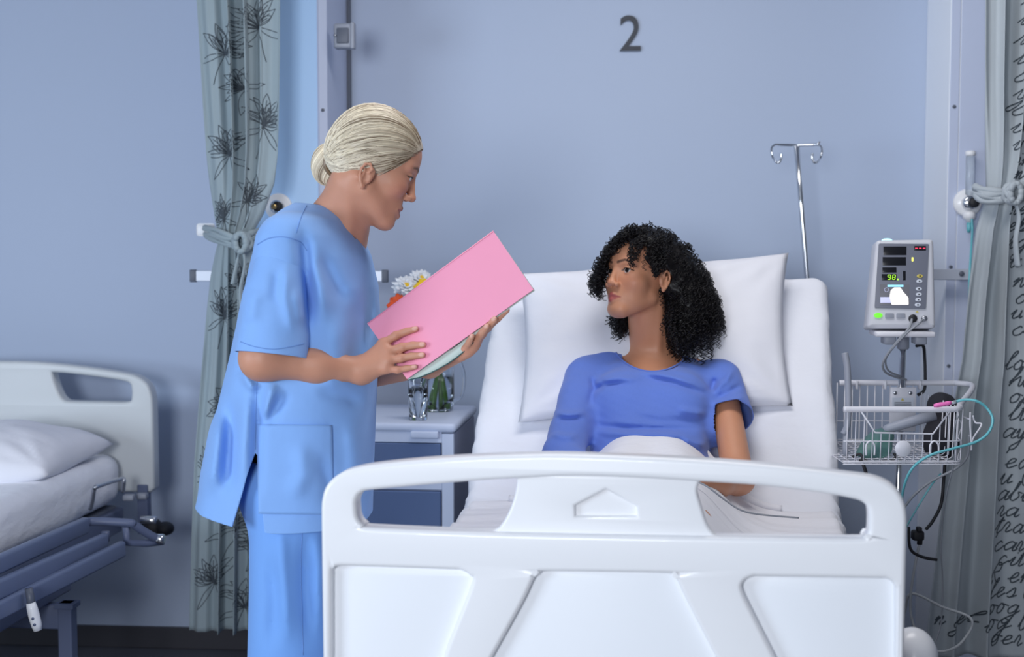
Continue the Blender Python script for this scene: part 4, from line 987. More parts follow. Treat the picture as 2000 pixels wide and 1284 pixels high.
V, F = polygonise(sfn, (P(365, 1060, D) + [-.03, -.30, 0]), (P(760, 380, D) + [.03, .30, .03]), .0042, 1)
g_hem = lambda p: hemz(p) - p[:, 2]
V, F = clip_mesh(V, F, g_hem)
vb = P(692, 528, 2.70)
vops = [('u', cone(P(640, 388, 2.80), P(657, 438, 2.765), .062, .045), 0), ('u', cone(P(657, 438, 2.765), vb, .045, .003), .004), ('u', cone(P(640, 388, 2.80), P(655, 340, 2.80), .070, .075), .01)]
V, F = clip_mesh(V, F, lambda p: -ev(vops, p))
def slit(p):                         # the open side slit of the tunic
    zt, zb_ = P(497, 882, 2.6)[2], P(497, 1000, 2.6)[2]; t = (zt - p[:, 2]) / (zt - zb_); xs = P(497, 930, 2.6)[0] - .012 * t
    return np.where(p[:, 1] < D, np.where(t > 0, .026 * t - np.abs(p[:, 0] - xs), -.02), -.02)
V, F = clip_mesh(V, F, slit)
tunic = solidify(mk('scrub_top', V, F, M['scrubs'], nurse), .0026)
sd = unit(unit(sl_b - sl_a) + np.array([.02, 0, 0])); soff = (P(530, 694, 2.60) - sl_a) @ sd
V, F = polygonise(slv, np.minimum(sl_a, sl_b) - .10, np.maximum(sl_a, sl_b) + .10, .0036, 1)
V, F = clip_mesh(V, F, lambda p: (p - sl_a) @ sd - soff)
V, F = clip_mesh(V, F, lambda p: .004 - ((p - sl_a) @ sd) - .055)
sleeve_o = solidify(mk('sleeve', V, F, M['scrubs'], tunic), .0026)
def on_cloth(fn_, q, d, lift):       # lay picture points on a cloth surface
    o = np.array([0, 0, CAMH]); r = np.array([unit(ray(x, y)) for x, y in q]); st = o + r * (d - .25) ; h = march(fn_, st, r, 0, .7, 90); return h - r * lift
def seam(pl, d, name, parent, rad=.0012, fn_=None, matl=None, n=10):
    q = crom(np.array(pl, float), n); return mk(name, *tube(on_cloth(fn_ or sfn, q, d, rad * .2), rad, 5), matl or M['stitch'], parent)
g = np.stack(np.meshgrid(np.linspace(0, 1, 26), np.linspace(0, 1, 30), indexing='ij'), -1)
pc = np.array([(502, 829), (648, 831), (652, 1006), (505, 1004)], float)
Q = ((1 - g[..., :1]) * (1 - g[..., 1:]) * pc[0] + g[..., :1] * (1 - g[..., 1:]) * pc[1] + g[..., :1] * g[..., 1:] * pc[2] + (1 - g[..., :1]) * g[..., 1:] * pc[3]).reshape(-1, 2)
G = on_cloth(sfn, Q, 2.6, .0045).reshape(26, 30, 3); V, F = gridmesh(G); pk = solidify(mk('pocket', V, F, M['scrubs'], tunic), .002, 0)
seam([(504, 851), (580, 852), (648, 853)], 2.6, 'pocket_seam', tunic)
seam([(599, 402), (588, 425), (579, 455)], 2.6, 'shoulder_seam', tunic)
seam([(503, 478), (525, 466), (555, 463), (585, 472), (600, 490)], 2.55, 'sleeve_seam', tunic)
seam([(470, 668), (500, 678), (540, 682), (594, 672)], 2.53, 'sleeve_hem', tunic, .0009, slv)
seam([(502, 740), (500, 800), (498, 878)], 2.6, 'side_seam', tunic, .0010)
seam([(507, 995), (560, 1000), (640, 1002)], 2.6, 'lower_hem', tunic, .0009)
# collar band along the V
def band(path, w, name):
    q = crom(np.array(path, float), 8); h = on_cloth(sfn, q, 2.62, .0035); t = np.gradient(h, axis=0); n_ = np.zeros_like(h)
    e = .004
    for i in range(3): dlt = np.zeros(3); dlt[i] = e; n_[:, i] = sfn(h + dlt) - sfn(h - dlt)
    n_ /= np.linalg.norm(n_, axis=1)[:, None]; t /= np.linalg.norm(t, axis=1)[:, None]; b_ = np.cross(n_, t)
    G = np.stack([h + b_ * k * w for k in (-.5, -.25, 0, .25, .5)], 1); V, F = gridmesh(G); return solidify(mk(name, V, F, M['scrubs'], tunic), .0018, 0)
# ---- trousers
po = []
for dd, x0, x1, r0, r1 in ((2.70, 566, 560, .084, .088), (2.91, 585, 582, .084, .088)):
    h0 = P(x0, 960, dd); f0 = P(x1, 1500, dd); f0[2] = .06; po += [('u', cone(h0, f0, r0, r1), .02)]
po += [('u', ell(P(572, 940, 2.8), (.120, .165, .10)), .05)]
po += [N_([(540, 1010, 2.62), (545, 1120, 2.61), (555, 1284, 2.61)], .007, .014), N_([(590, 1040, 2.63), (588, 1160, 2.63), (598, 1290, 2.63)], -.008, .016), N_([(520, 1080, 2.65), (530, 1180, 2.64), (520, 1300, 2.64)], -.006, .014), N_([(610, 1010, 2.64), (620, 1120, 2.64), (616, 1260, 2.64)], .006, .014),
       ('b', lambda p: .004 * wob(p * [1, 1, .45], 24, 3))]
pfn = Field([(po, None)])
V, F = polygonise(pfn, P(440, 0, D) * [1, 0, 0] + [0, 2.5, 0.0], P(720, 900, D) * [1, 0, 1] + [0, 3.1, 0], .006, 1)
V, F = clip_mesh(V, F, lambda p: .065 - p[:, 2])
trs = solidify(mk('scrub_trousers', V, F, M['scrub_pants'], nurse), .003)
seam([(590, 1030), (588, 1130), (592, 1280)], 2.62, 'side_seam', trs, .0011, pfn)
for dd, xx in ((2.70, 560), (2.91, 582)):
    c = P(xx, 1500, dd); c[2] = 0
    so = [('u', cone(c + [-.07, 0, .035], c + [.12, 0, .032], .034, .036), 0), ('u', cone(c + [-.05, 0, .06], c + [.06, 0, .055], .034, .032), .03), ('i', lambda p: .0 - p[:, 2], .004)]
    V, F = polygonise(lambda p, so=so: ev(so, p), c + [-.13, -.08, -.02], c + [.19, .08, .13], .006, 1); mk('clog', V, F, M['clog'], nurse)
# ---- blonde hair: a cap, strands swept back, a bun
hc_ops = [('u', ell((-.010, 0, .046), (.0990, .0790, .0895)), 0), ('u', ell((.026, 0, .052), (.064, .062, .060)), .02), ('u', ell((-.055, 0, .01), (.052, .060, .055)), .03)]
def hairline(L):                     # > 0 in front of the hairline (face side) or below it
    x, y, z = L.T; ay = np.abs(y)
    front = x - (.022 + .80 * (z - .010)) - .012 * np.exp(-((z - .012) / .016) ** 2) * (ay > .04)
    ear = .030 - np.sqrt(((x + .012) / 1.0) ** 2 + ((z + .026) / 1.15) ** 2); ear = np.where(ay > .05, ear, -1)
    nape = (-.040 - .25 * (x + .05)) - z
    return np.maximum(np.maximum(front, nape), ear)
V, F = polygonise(lambda p: ev(hc_ops, nh.inv(p)) * nh.sc, nh.o - .16, nh.o + .16, .003, 1)
V, F = clip_mesh(V, F, lambda p: hairline(nh.inv(p)))
rs = np.random.RandomState(2)
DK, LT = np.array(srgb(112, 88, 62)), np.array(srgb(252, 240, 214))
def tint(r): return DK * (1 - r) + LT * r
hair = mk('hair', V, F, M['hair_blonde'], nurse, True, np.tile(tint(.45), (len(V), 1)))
bunc = P(641, 322, 2.80); bl = nh.inv(bunc[None])[0]; bunbase = np.array([bl[0] * .78, 0, bl[2] * .78 + .004])
hc = np.array([-.005, 0, .035])
def surf(dirs):                      # radius of the hair volume in a direction from the head centre
    t = np.full(len(dirs), .14)
    for _ in range(30): t -= ev(hc_ops, hc + dirs * t[:, None]) * .9
    return t
starts = []
for s in (-1, 1):
    for (x, y, z) in [(.084, .000, .088), (.083, .012, .087), (.078, .026, .082), (.070, .040, .074), (.060, .052, .060), (.050, .060, .045), (.044, .066, .030), (.036, .070, .018), (.028, .073, .006), (.020, .075, .012), (.006, .077, .030), (-.020, .078, .030), (-.036, .076, .005), (-.045, .070, -.020), (-.052, .058, -.040), (-.060, .040, -.050), (-.064, .02, -.052)]:
        starts.append((x, s * y, z))
nS = len(starts) // 2
mbh = MB(); NS, n = 1700, 16; tt = np.linspace(0, 1, n); Aa = []; El = []
for k in range(NS):
    side = -1 if rs.rand() < .62 else 1; t = rs.rand() ** .9 * (nS - 1.001); i = int(t); f = t - i; base = 0 if side == -1 else nS
    a = np.array(starts[base + i]) * (1 - f) + np.array(starts[base + i + 1]) * f
    Aa.append(a + rs.normal(size=3) * [.003, .001, .002]); El.append((side, abs(rs.normal()) * .05, rs.normal() * .10, rs.uniform(.0, .35)))
Aa = np.array(Aa); El = np.array(El); dA = Aa - hc; dA /= np.linalg.norm(dA, axis=1)[:, None]
dE = unit(bunbase - hc); al_e = math.atan2(dE[2], dE[0]) % (2 * math.pi)
al_s = np.arctan2(dA[:, 2], dA[:, 0]) % (2 * math.pi); al_s = np.where(al_s > 4.9, al_s - 2 * math.pi, al_s); lat_s = np.arcsin(dA[:, 1]); lat_e = El[:, 0] * El[:, 1]
AL = al_s[:, None] + (al_e + El[:, 2] - al_s)[:, None] * tt[None]; LA = lat_s[:, None] + (lat_e - lat_s)[:, None] * (tt ** 1.7)[None] + (El[:, 0] * El[:, 3])[:, None] * np.sin(math.pi * tt)[None] * (1 - np.abs(lat_s) / 1.4)[:, None]
DD = np.stack([np.cos(LA) * np.cos(AL), np.sin(LA), np.cos(LA) * np.sin(AL)], -1)
eL = np.stack([np.cos(lat_e) * np.cos(al_e + El[:, 2]), np.sin(lat_e), np.cos(lat_e) * np.sin(al_e + El[:, 2])], 1)
om = np.arccos(np.clip((dA * eL).sum(1), -1, 1))[:, None]; D2 = (np.sin((1 - tt)[None] * om)[..., None] * dA[:, None] + np.sin(tt[None] * om)[..., None] * eL[:, None]) / np.sin(om)[..., None]
bwt = np.clip((np.abs(lat_s) - .30) / .40, 0, 1)[:, None, None]; DD = DD * (1 - bwt) + D2 * bwt; DD /= np.linalg.norm(DD, axis=2)[..., None]
RR = surf(DD.reshape(-1, 3)).reshape(NS, n) + rs.uniform(-.0002, .0020, (NS, 1)) - (.0022 * np.exp(-(tt / .12) ** 2))[None]; LL = hc + DD * RR[..., None]; GG = nh.to(LL.reshape(-1, 3)).reshape(NS, n, 3)
for k in range(NS):
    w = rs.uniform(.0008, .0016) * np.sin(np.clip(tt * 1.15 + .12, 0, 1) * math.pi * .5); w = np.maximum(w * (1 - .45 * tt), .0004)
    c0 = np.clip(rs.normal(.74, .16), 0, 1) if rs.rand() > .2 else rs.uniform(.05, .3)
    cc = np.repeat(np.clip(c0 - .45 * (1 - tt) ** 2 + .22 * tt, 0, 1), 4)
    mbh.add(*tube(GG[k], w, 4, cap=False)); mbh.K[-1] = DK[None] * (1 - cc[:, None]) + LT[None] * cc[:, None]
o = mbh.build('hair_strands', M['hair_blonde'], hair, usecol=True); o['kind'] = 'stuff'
# bun
bx = unit(bunc - nh.to(bunbase)); bz = unit(np.array([0, 0, 1.]) - bx * bx[2]); by = np.cross(bz, bx)
br = np.array([.033, .034, .041])
V, F = sphere(bunc, br * .94, [bx, by, bz], 24, 18); bun = mk('hair_bun', V, F, M['hair_blonde'], nurse, True, np.tile(tint(.4), (len(V), 1)))
mbb = MB()
for k in range(420):
    ph = rs.uniform(0, 2 * math.pi); n = 16; t = np.linspace(.05, .95, n) * math.pi; tw = .9 * np.cos(t) + rs.normal() * .06
    # strands coil from the top of the bun round to its foot
    loc = np.stack([np.sin(t) * np.cos(ph + tw), np.sin(t) * np.sin(ph + tw), np.cos(t)], 1) * br * rs.uniform(.97, 1.03)
    grp = .5 + .5 * math.sin(ph * 4.0 + .6); loc *= (1 + .05 * grp)
    g_ = bunc + loc @ np.array([bx, by, bz]); c0 = np.clip(rs.normal(.35 + .4 * grp, .16), 0, 1)
    mbb.add(*tube(g_, rs.uniform(.0008, .0016), 4, cap=False), col=tint(c0))
o = mbb.build('bun_strands', M['hair_blonde'], bun, usecol=True); o['kind'] = 'stuff'
# hair band at the bun
tq = np.linspace(0, 2 * math.pi, 28, endpoint=False); bb = nh.to(bunbase) * .55 + bunc * .45
mk('hair_band', *tube(np.array([bb + (by * math.cos(a) + bz * math.sin(a) * 1.1) * .024 for a in tq]), .004, 8, closed=True), M['hair_blonde'], bun, True, np.tile(tint(.05), (28 * 8, 1)))
# ---- folder
M['pink'] = mat('pink_card', srgb(246, 160, 188), .6, bump=.03, bscale=400, vary=.015, vscale=20)
M['page'] = mat('pale_green_paper', srgb(205, 220, 212), .7, vary=.02)
M['teal_edge'] = mat('dark_teal_edge', srgb(40, 84, 84), .5, vary=.05)
fo = thing('folder', 'pink card folder held by the person in scrubs', 'folder', fold(.5, .5))
gs = np.linspace(0, 1, 16)
def sheet_(fun, nm, matl, th, par=fo):
    G = np.array([[fun(s, t) for t in gs] for s in gs]); V, F = gridmesh(G); return solidify(mk(nm, V, F, matl, par, False), th, 0)
sheet_(lambda s, t: fold(s, t, .0), 'front_cover', M['pink'], .0012)
sheet_(lambda s, t: fold(s, .985 * t, -.004 - .010 * t * (1 - .5 * s)), 'back_cover', M['black_cloth'], .0012)
G = np.array([[fold(s, t, -.003 - .004 * t) for t in np.linspace(.02, 1, 16)] for s in gs])
drop = np.array([[max(0, t - .75) / .25 * .017 * math.sin(math.pi * np.clip(s / .62, 0, 1)) ** .7 for t in np.linspace(.02, 1, 16)] for s in gs])
G = G + drop[..., None] * unit(FD - FA) - fn * drop[..., None] * .5
V, F = gridmesh(G); solidify(mk('paper_sheet', V, F, M['page'], fo), .001, 0)
e_ = G[:10, -1]; mk('paper_edge', *tube(e_, .0013, 6), M['teal_edge'], fo)
mk('spine', *tube([FA, FB_], .0018, 8), M['pink'], fo)
# ================================================================ PATIENT
PK = np.array(srgb(208, 147, 114)); PL = np.array(srgb(168, 80, 82)); PB = np.array(srgb(44, 32, 30)); PC = np.array(srgb(210, 136, 108))
pat = thing('person', 'person with black curly hair in a blue top sitting up in bed', 'person', BED(.03, 1.0, .72))
Ph, Ps = P(1268, 985, 3.20), P(1272, 712, 3.56)
e3 = unit(Ps - Ph); e1 = BED.a - e3 * (BED.a @ e3); e1 = unit(e1); e2 = np.cross(e1, e3); LT_ = np.linalg.norm(Ps - Ph)
ya, pi2 = math.radians(54), math.radians(9)
ph_ = HeadFrame((-math.sin(ya) * math.cos(pi2), -math.cos(ya) * math.cos(pi2), math.sin(pi2)), 4.0, 0.985)
ph_.place((.111, 0, -.0215), P(1189, 551, 3.42))
pops = head_ops(ear_dz=-.004, lipf=1.32, nosew=1.38, nosel=.955, full=.005) + lid_cut(.0058)
def B_(u, f, s): return Ph + e1 * u + e2 * f + e3 * s
shR, elR, wrR = P(1140, 742, 3.50), P(1100, 892, 3.20), P(1165, 965, 2.97)
shL, elL, wrL = P(1409, 742, 3.48), P(1442, 935, 3.18), P(1325, 950, 2.98)
nkb = B_(.005, .0, .475)
chest = [('u', cone(ph_.to((-.022, 0, -.045)), nkb, .050, .060), 0),
         ('u', cone(B_(-.12, -.01, .435), B_(.12, -.01, .435), .052, .052), .05), ('u', ell(B_(0, .0, .34), (.150, .085, .13), np.array([e1, e2, e3])), .05)]
chest += [('u', cone(P(1275 + s * 62, 698, 3.57), P(1275 + s * 122, 734, 3.53), .039, .040), .03) for s in (-1, 1)]
chest += [('b', ridge(B_(-.015, .055, .425), B_(-.12, .03, .455), .006, .010)), ('b', ridge(B_(.015, .055, .425), B_(.12, .03, .455), .006, .010)), ('b', ridge(B_(0, .062, .43), B_(0, .055, .445), -.006, .010)),
          ('b', ridge(ph_.to((-.03, .05, -.045)), B_(.018, .055, .43), .005, .011)), ('b', ridge(ph_.to((-.03, -.05, -.045)), B_(-.018, .055, .43), .003, .011))]
pat_head = Field([(pops, ph_), (chest, None)], .022)
cmin = np.minimum(ph_.o - .15, B_(-.2, -.1, .36)); cmax = np.maximum(ph_.o + .15, B_(.2, .12, .36)); cmin[2] = 1.0
V, F = polygonise(pat_head, cmin, cmax, .0023, 1)
pparts = [(V, F, face_colours(ph_.inv(V), PK, PL, PB, PC, 1.35))]
def rest_hand(w, d, side, z):       # a relaxed hand lying palm down: w wrist, d direction of the fingers
    d = unit(d); upv = np.array([0, 0, 1.]); s = unit(np.cross(d, upv)) * side; fs = []
    for i, (l, o) in enumerate(((.072, -.030), (.080, -.010), (.074, .010), (.058, .028))):
        k = w + d * (.085 - .006 * abs(i - 1)) + s * o + upv * .012; dd = unit(d + s * o * 3)
        fs.append([k, k + dd * l * .42 + upv * .004, k + dd * l * .72 - upv * .010, k + dd * l * .95 - upv * .026])
    t = [w + d * .03 - s * .022, w + d * .062 - s * .048 - upv * .006, w + d * .092 - s * .056 - upv * .014]
    return fs, t
for sh, elb, wri, side, dr in ((shR, elR, wrR, 1, (.75, -.66, -.02)), (shL, elL, wrL, -1, (-.86, -.5, -.02))):
    fs, t = rest_hand(wri, dr, side, 0)
    ao = [('u', cone(sh, elb, .036, .038), 0), ('u', cone(elb, wri + (elb - wri) * .6, .037, .037), .02), ('u', cone(wri + (elb - wri) * .6, wri, .037, .024), .02)]
    ao += [('u', f, (k if i else .02)) for i, (_, f, k) in enumerate(hand_ops(wri, .023, fs, t, .0083))]
    pts = np.array([p for f in fs for p in f] + [wri, elb, t[2], sh])
    V, F = polygonise(Field([(ao, None)]), pts.min(0) - .06, pts.max(0) + .06, .0036, 1); pparts.append((V, F, PK))
lo_b = [('u', ell(Ph, (.155, .11, .13), np.array([e1, e2, e3])), 0), ('u', ell(B_(0, 0, .25), (.14, .085, .2), np.array([e1, e2, e3])), .05)]
for s in (-1, 1):
    hp = Ph + BED.a * s * .085; kn = BED(.03 + s * .10, .56, .795); an = BED(.03 + s * .09, .22, .765)
    lo_b += [('u', cone(hp, kn, .078, .056), .04), ('u', cone(kn, an, .054, .036), .02), ('u', cone(an, BED(.03 + s * .11, .17, .82), .034, .026), .02)]
V, F = polygonise(Field([(lo_b, None)]), np.array([-.1, 2.2, .65]), np.array([.75, 3.75, 1.3]), .009, 1); pparts.append((V, F, PK))
V, F, K = join_parts(pparts); mk('body', V, F, M['skin_brown'], pat, True, K)
eye_meshes(ph_, pat, (.035, .018, .010), P(800, 360, 2.76) - ph_.to((.07, 0, .012)))
lash_meshes(ph_, pat, M['hair_black'], 0, .0058)
# ---- top
srow = np.array([(-.10, .150, .105), (.05, .146, .104), (.15, .149, .106), (.24, .154, .112), (.33, .162, .112), (.40, .165, .090), (.45, .140, .065), (.49, .06, .03)])
def ploft(p):
    q = p - Ph; u = q @ e1; f = q @ e2; s = q @ e3; a = np.interp(s, srow[:, 0], srow[:, 1]); b = np.interp(s, srow[:, 0], srow[:, 2])
    rad = (np.abs(u / a) ** 2.4 + np.abs(f / b) ** 2.4) ** (1 / 2.4); return np.maximum(np.maximum((rad - 1) * np.minimum(a, b) * .85, s - .49), -.1 - s)
cufL = P(1427, 818, 3.36)
tsh = [('u', ploft, 0)]
for s in (-1, 1): tsh.append(('u', ell(B_(s * .070, .066, .285), (.068, .054, .066), np.array([e1, e2, e3])), .045))
slR = [('u', cone(shR, elR, .052, .050), 0), ('u', cone(elR, wrR + (elR - wrR) * .35, .050, .045), .015)]
slL = [('u', cone(shL, cufL + unit(cufL - shL) * .03, .052, .060), 0)]
tsh += [('u', slR[0][1], .030), ('u', slR[1][1], .015), ('u', slL[0][1], .030)]
tsh += [('u', cone(P(1275 + s * 62, 697, 3.57), P(1275 + s * 126, 732, 3.53), .044, .046), .03) for s in (-1, 1)]
N2 = lambda pl, amp, w: ('b', crease(pl, amp * 1.6, w * .95, 3.60))
tsh += [N2([(1155, 770, 3.36), (1180, 752, 3.33), (1230, 748, 3.31)], -.007, .009), N2([(1160, 758, 3.36), (1195, 742, 3.33), (1260, 740, 3.31)], .005, .009),
        N2([(1250, 735, 3.32), (1320, 748, 3.32), (1375, 770, 3.35), (1392, 795, 3.37)], -.006, .009), N2([(1240, 725, 3.33), (1310, 738, 3.32), (1370, 755, 3.35)], .005, .009),
        N2([(1150, 832, 3.30), (1220, 838, 3.24), (1300, 840, 3.24), (1385, 838, 3.30)], -.007, .008), N2([(1150, 846, 3.30), (1215, 850, 3.23), (1290, 852, 3.23), (1388, 860, 3.30)], .007, .009),
        N2([(1225, 815, 3.22), (1300, 826, 3.22), (1385, 826, 3.30)], -.005, .012), N2([(1320, 800, 3.24), (1385, 812, 3.32)], .005, .010), N2([(1330, 860, 3.24), (1385, 875, 3.3)], .006, .009),
        N2([(1078, 808, 3.36), (1110, 811, 3.33), (1150, 808, 3.36)], .006, .008), N2([(1080, 820, 3.34), (1115, 822, 3.31), (1148, 818, 3.35)], -.004, .007), N2([(1070, 850, 3.28), (1105, 855, 3.26), (1140, 850, 3.29)], .005, .010),
        N2([(1390, 770, 3.40), (1420, 745, 3.37), (1438, 715, 3.40)], .005, .009), N2([(1392, 785, 3.40), (1425, 768, 3.35), (1455, 750, 3.37)], -.006, .008), N2([(1390, 795, 3.38), (1430, 785, 3.33), (1462, 775, 3.35)], .007, .008),
        N2([(1392, 806, 3.36), (1430, 800, 3.31), (1466, 798, 3.35)], -.005, .007), N2([(1400, 735, 3.42), (1392, 770, 3.41)], -.006, .009), N2([(1155, 730, 3.42), (1160, 760, 3.40), (1150, 800, 3.38)], -.005, .010),
        ('b', lambda p: .0022 * wob(p, 34, 5) + .0012 * wob(p * [1, 1, 2], 60, 6))]
tfn = Field([(tsh, None)])
V, F = polygonise(tfn, np.array([.02, 2.9, .74]), np.array([.68, 3.75, 1.22]), .0040, 1)
sdL = unit(cufL - shL)
only_t = [tsh[0], tsh[1], tsh[2]]
V, F = clip_mesh(V, F, lambda p: np.where((cone(shL, cufL + sdL * .06, .085, .085)(p) < 0) & (ev(only_t, p) > .010), (p - shL) @ sdL - (cufL - shL) @ sdL, -1.0))
nc = P(1275, 660, 3.44)
V, F = clip_mesh(V, F, lambda p: -ell(nc, (.108, .16, .089))(p))
top_ = solidify(mk('jersey_top', V, F, M['tshirt'], pat), .0024)
# neckline binding
bd = []
for a in np.linspace(math.radians(206), math.radians(336), 40):
    bd.append((1275 + 80 * math.cos(a), 660 - 66 * math.sin(a)))
h = on_cloth(tfn, bd, 3.35, .0005); mk('neck_binding', *tube(h, .0026, 6), M['tshirt'], top_)
# ---- curly hair
hv = [('u', ell((-.018, 0, .050), (.106, .088, .092)), 0), ('u', ell((.020, 0, .075), (.062, .072, .052)), .02)]
hv2 = [('u', ell(P(1345, 603, 3.50), (.066, .075, .078)), .03), ('u', ell(P(1322, 545, 3.52), (.060, .08, .085)), .03), ('u', ell(P(1216, 622, 3.56), (.022, .03, .045)), .02), ('u', ell(P(1325, 645, 3.50), (.036, .05, .040)), .03)]
def hline2(L):
    x, y, z = L.T; ay = np.abs(y); front = x - (.018 + .78 * (z - .012)); ear = np.where(y > .05, .026 - np.sqrt((x + .014) ** 2 + ((z + .004) / 1.1) ** 2), -1); return np.maximum(front, ear)
def hvol(p):
    L = ph_.inv(p); d = ev(hv, L) * ph_.sc
    d = np.maximum(d, hline2(L) * .8); e = ev(hv2, p); k = .03; h = np.clip(.5 + .5 * (e - d) / k, 0, 1); d = e * (1 - h) + d * h - k * h * (1 - h)
    return d - .006 * wob(p, 70, 4) - .004 * wob(p, 130, 9)
V, F = polygonise(hvol, ph_.o - [.13, .16, .19], ph_.o + [.21, .19, .18], .0035, 0)
# keep clear of the near ear and the face
earc = ph_.to((-.010, .085, -.002))
V, F = clip_mesh(V, F, lambda p: np.maximum(.020 - np.linalg.norm((p - earc) * [1, .6, .85], axis=1), np.where(ph_.inv(p)[:, 2] < .08, ph_.inv(p)[:, 0] - .05, -1)))
ph_hair = mk('hair', V, F, M['hair_black'], pat)
rs = np.random.RandomState(9); cm = MB()
def curl(p0, path, R, pitch, w, col=None):
    L = np.concatenate([[0], np.cumsum(np.linalg.norm(np.diff(path, axis=0), axis=1))]); n = max(10, int(L[-1] / pitch * 9)); s = np.linspace(0, L[-1], n)
    q = np.stack([np.interp(s, L, path[:, i]) for i in range(3)], 1); T = np.gradient(q, axis=0); T /= np.linalg.norm(T, axis=1)[:, None] + 1e-9
    ref = np.array([.3, .5, .8]); N = np.cross(T, ref); N /= np.linalg.norm(N, axis=1)[:, None] + 1e-9; B = np.cross(T, N); ph = s / pitch * 6.283 + rs.uniform(0, 6.28)
    r = R * np.clip(s / .02, .15, 1); q = q + N * (np.cos(ph) * r)[:, None] + B * (np.sin(ph) * r)[:, None]
    cm.add(*tube(q, np.linspace(w, w * .6, n), 4, cap=False))
idx = rs.choice(len(V), 1300, replace=False)
for i in idx:
    p0 = V[i]; e = .004; n_ = unit(p0 - (ph_.o + np.array([.02, .02, .02])) + rs.normal(size=3) * .02)
    L0 = ph_.inv(p0[None])[0]; ln_ = rs.uniform(.018, .045) ; dn = np.array([0, 0, -1.])
    if L0[2] > .06: ln_ *= .55
    path = np.array([p0 - n_ * .010, p0 + n_ * ln_ * .5, p0 + n_ * ln_ * .75 + dn * ln_ * .5, p0 + n_ * ln_ * .8 + dn * ln_ * 1.1]); path = crom(path, 5)
    if L0[0] > .03 and L0[2] < .075: continue
    Le = ph_.inv(path); 
    if ((Le[:, 0] > -.012) & (Le[:, 2] < .045) & (Le[:, 1] > .0)).any(): continue
    if np.linalg.norm((path[-1] - earc) * [1, .6, .85]) < .030 or np.linalg.norm((p0 - earc) * [1, .5, .85]) < .026: continue
    curl(p0, path, rs.uniform(.003, .006), rs.uniform(.010, .017), rs.uniform(.0009, .0016))
# long ringlets: far side of the face, fringe over the brow, loose ends at the back
def ring(pl, n, R=.005, w=.0013, jit=4.0, jd=.02):
    for _ in range(n):
        q = [(x + rs.normal() * jit, y + rs.normal() * jit * .7, d + rs.normal() * jd) for x, y, d in pl]; curl(None, crom(PV(q), 6), R * rs.uniform(.7, 1.3), rs.uniform(.011, .018), w * rs.uniform(.8, 1.2))
ring([(1238, 462, 3.46), (1205, 474, 3.46), (1180, 505, 3.47), (1168, 540, 3.47), (1160, 568, 3.47)], 26, .006, .0013, 7)
ring([(1235, 460, 3.46), (1200, 480, 3.48), (1186, 510, 3.50), (1174, 548, 3.50), (1168, 582, 3.50)], 26, .006, .0013, 6)
ring([(1225, 466, 3.46), (1195, 490, 3.49), (1175, 515, 3.5), (1157, 545, 3.5), (1152, 562, 3.5)], 8, .007, .0011, 4)
ring([(1250, 462, 3.40), (1236, 480, 3.375), (1232, 500, 3.365), (1234, 522, 3.36)], 16, .004, .0012, 3, .004)
ring([(1262, 464, 3.40), (1250, 480, 3.37), (1244, 496, 3.365), (1240, 508, 3.36)], 14, .004, .0012, 4, .004)
ring([(1275, 470, 3.38), (1262, 490, 3.365), (1258, 510, 3.36), (1258, 528, 3.355)], 3, .004, .0009, 2, .004)
ring([(1240, 452, 3.44), (1215, 462, 3.44), (1195, 486, 3.45), (1188, 500, 3.46)], 26, .006, .0013, 7)
ring([(1262, 452, 3.44), (1235, 450, 3.43), (1210, 466, 3.44)], 22, .006, .0013, 7)
ring([(1350, 590, 3.48), (1375, 595, 3.46), (1392, 612, 3.46), (1400, 628, 3.46)], 26, .006, .0013, 9)
ring([(1352, 615, 3.48), (1375, 635, 3.46), (1388, 650, 3.46)], 20, .006, .0013, 9)
ring([(1340, 560, 3.48), (1368, 565, 3.46), (1388, 578, 3.46), (1394, 592, 3.46)], 20, .006, .0013, 8)
ring([(1318, 600, 3.44), (1312, 630, 3.43), (1318, 662, 3.42), (1326, 674, 3.42)], 22, .005, .0013, 7)
ring([(1345, 610, 3.44), (1350, 640, 3.43), (1345, 668, 3.43)], 24, .006, .0013, 10)
ring([(1206, 590, 3.56), (1203, 615, 3.55), (1212, 640, 3.54), (1220, 655, 3.53)], 22, .005, .0013, 6)
ring([(1282, 478, 3.40), (1276, 500, 3.385), (1278, 520, 3.38), (1283, 538, 3.38)], 26, .004, .0012, 4, .006)
ring([(1300, 490, 3.41), (1292, 510, 3.39), (1292, 528, 3.385)], 24, .004, .0012, 6, .006)
ring([(1290, 465, 3.41), (1285, 480, 3.39), (1275, 496, 3.385)], 26, .005, .0012, 8, .006)
o = cm.build('hair_curls', M['hair_black'], ph_hair); o['kind'] = 'stuff'
# ---- blanket over the legs
nu, nv = 120, 110
U, Vv = np.meshgrid(np.linspace(-.535, .575, nu), np.linspace(.055, 1.115, nv), indexing='ij'); uc = .025
q = np.stack([U.ravel(), Vv.ravel(), np.zeros(U.size)], 1); uu, vv = q[:, 0], q[:, 1]
edge = np.abs(uu - uc) - .455; z = np.full(len(uu), .735)
legs = np.zeros(len(uu))
for s in (-1, 1): legs = np.maximum(legs, np.exp(-((uu - .03 - s * .095) / .10) ** 2))
knee = .105 + .02 * np.exp(-((vv - .56) / .22) ** 2)
z += legs * knee * np.clip((vv - .08) / .12, 0, 1)
bt = np.clip((vv - .72) / .36, 0, 1); bt = bt * bt * (3 - 2 * bt); z = z * (1 - bt) + bt * (.735 + .195 * np.exp(-np.abs((uu - .028) / .185) ** 3))
fold_ = np.sin((vv + .10 * wob(q * [1, .3, 0], 7, 2)) * 70) * .5 + np.sin(vv * 43 + uu * 6) * .5
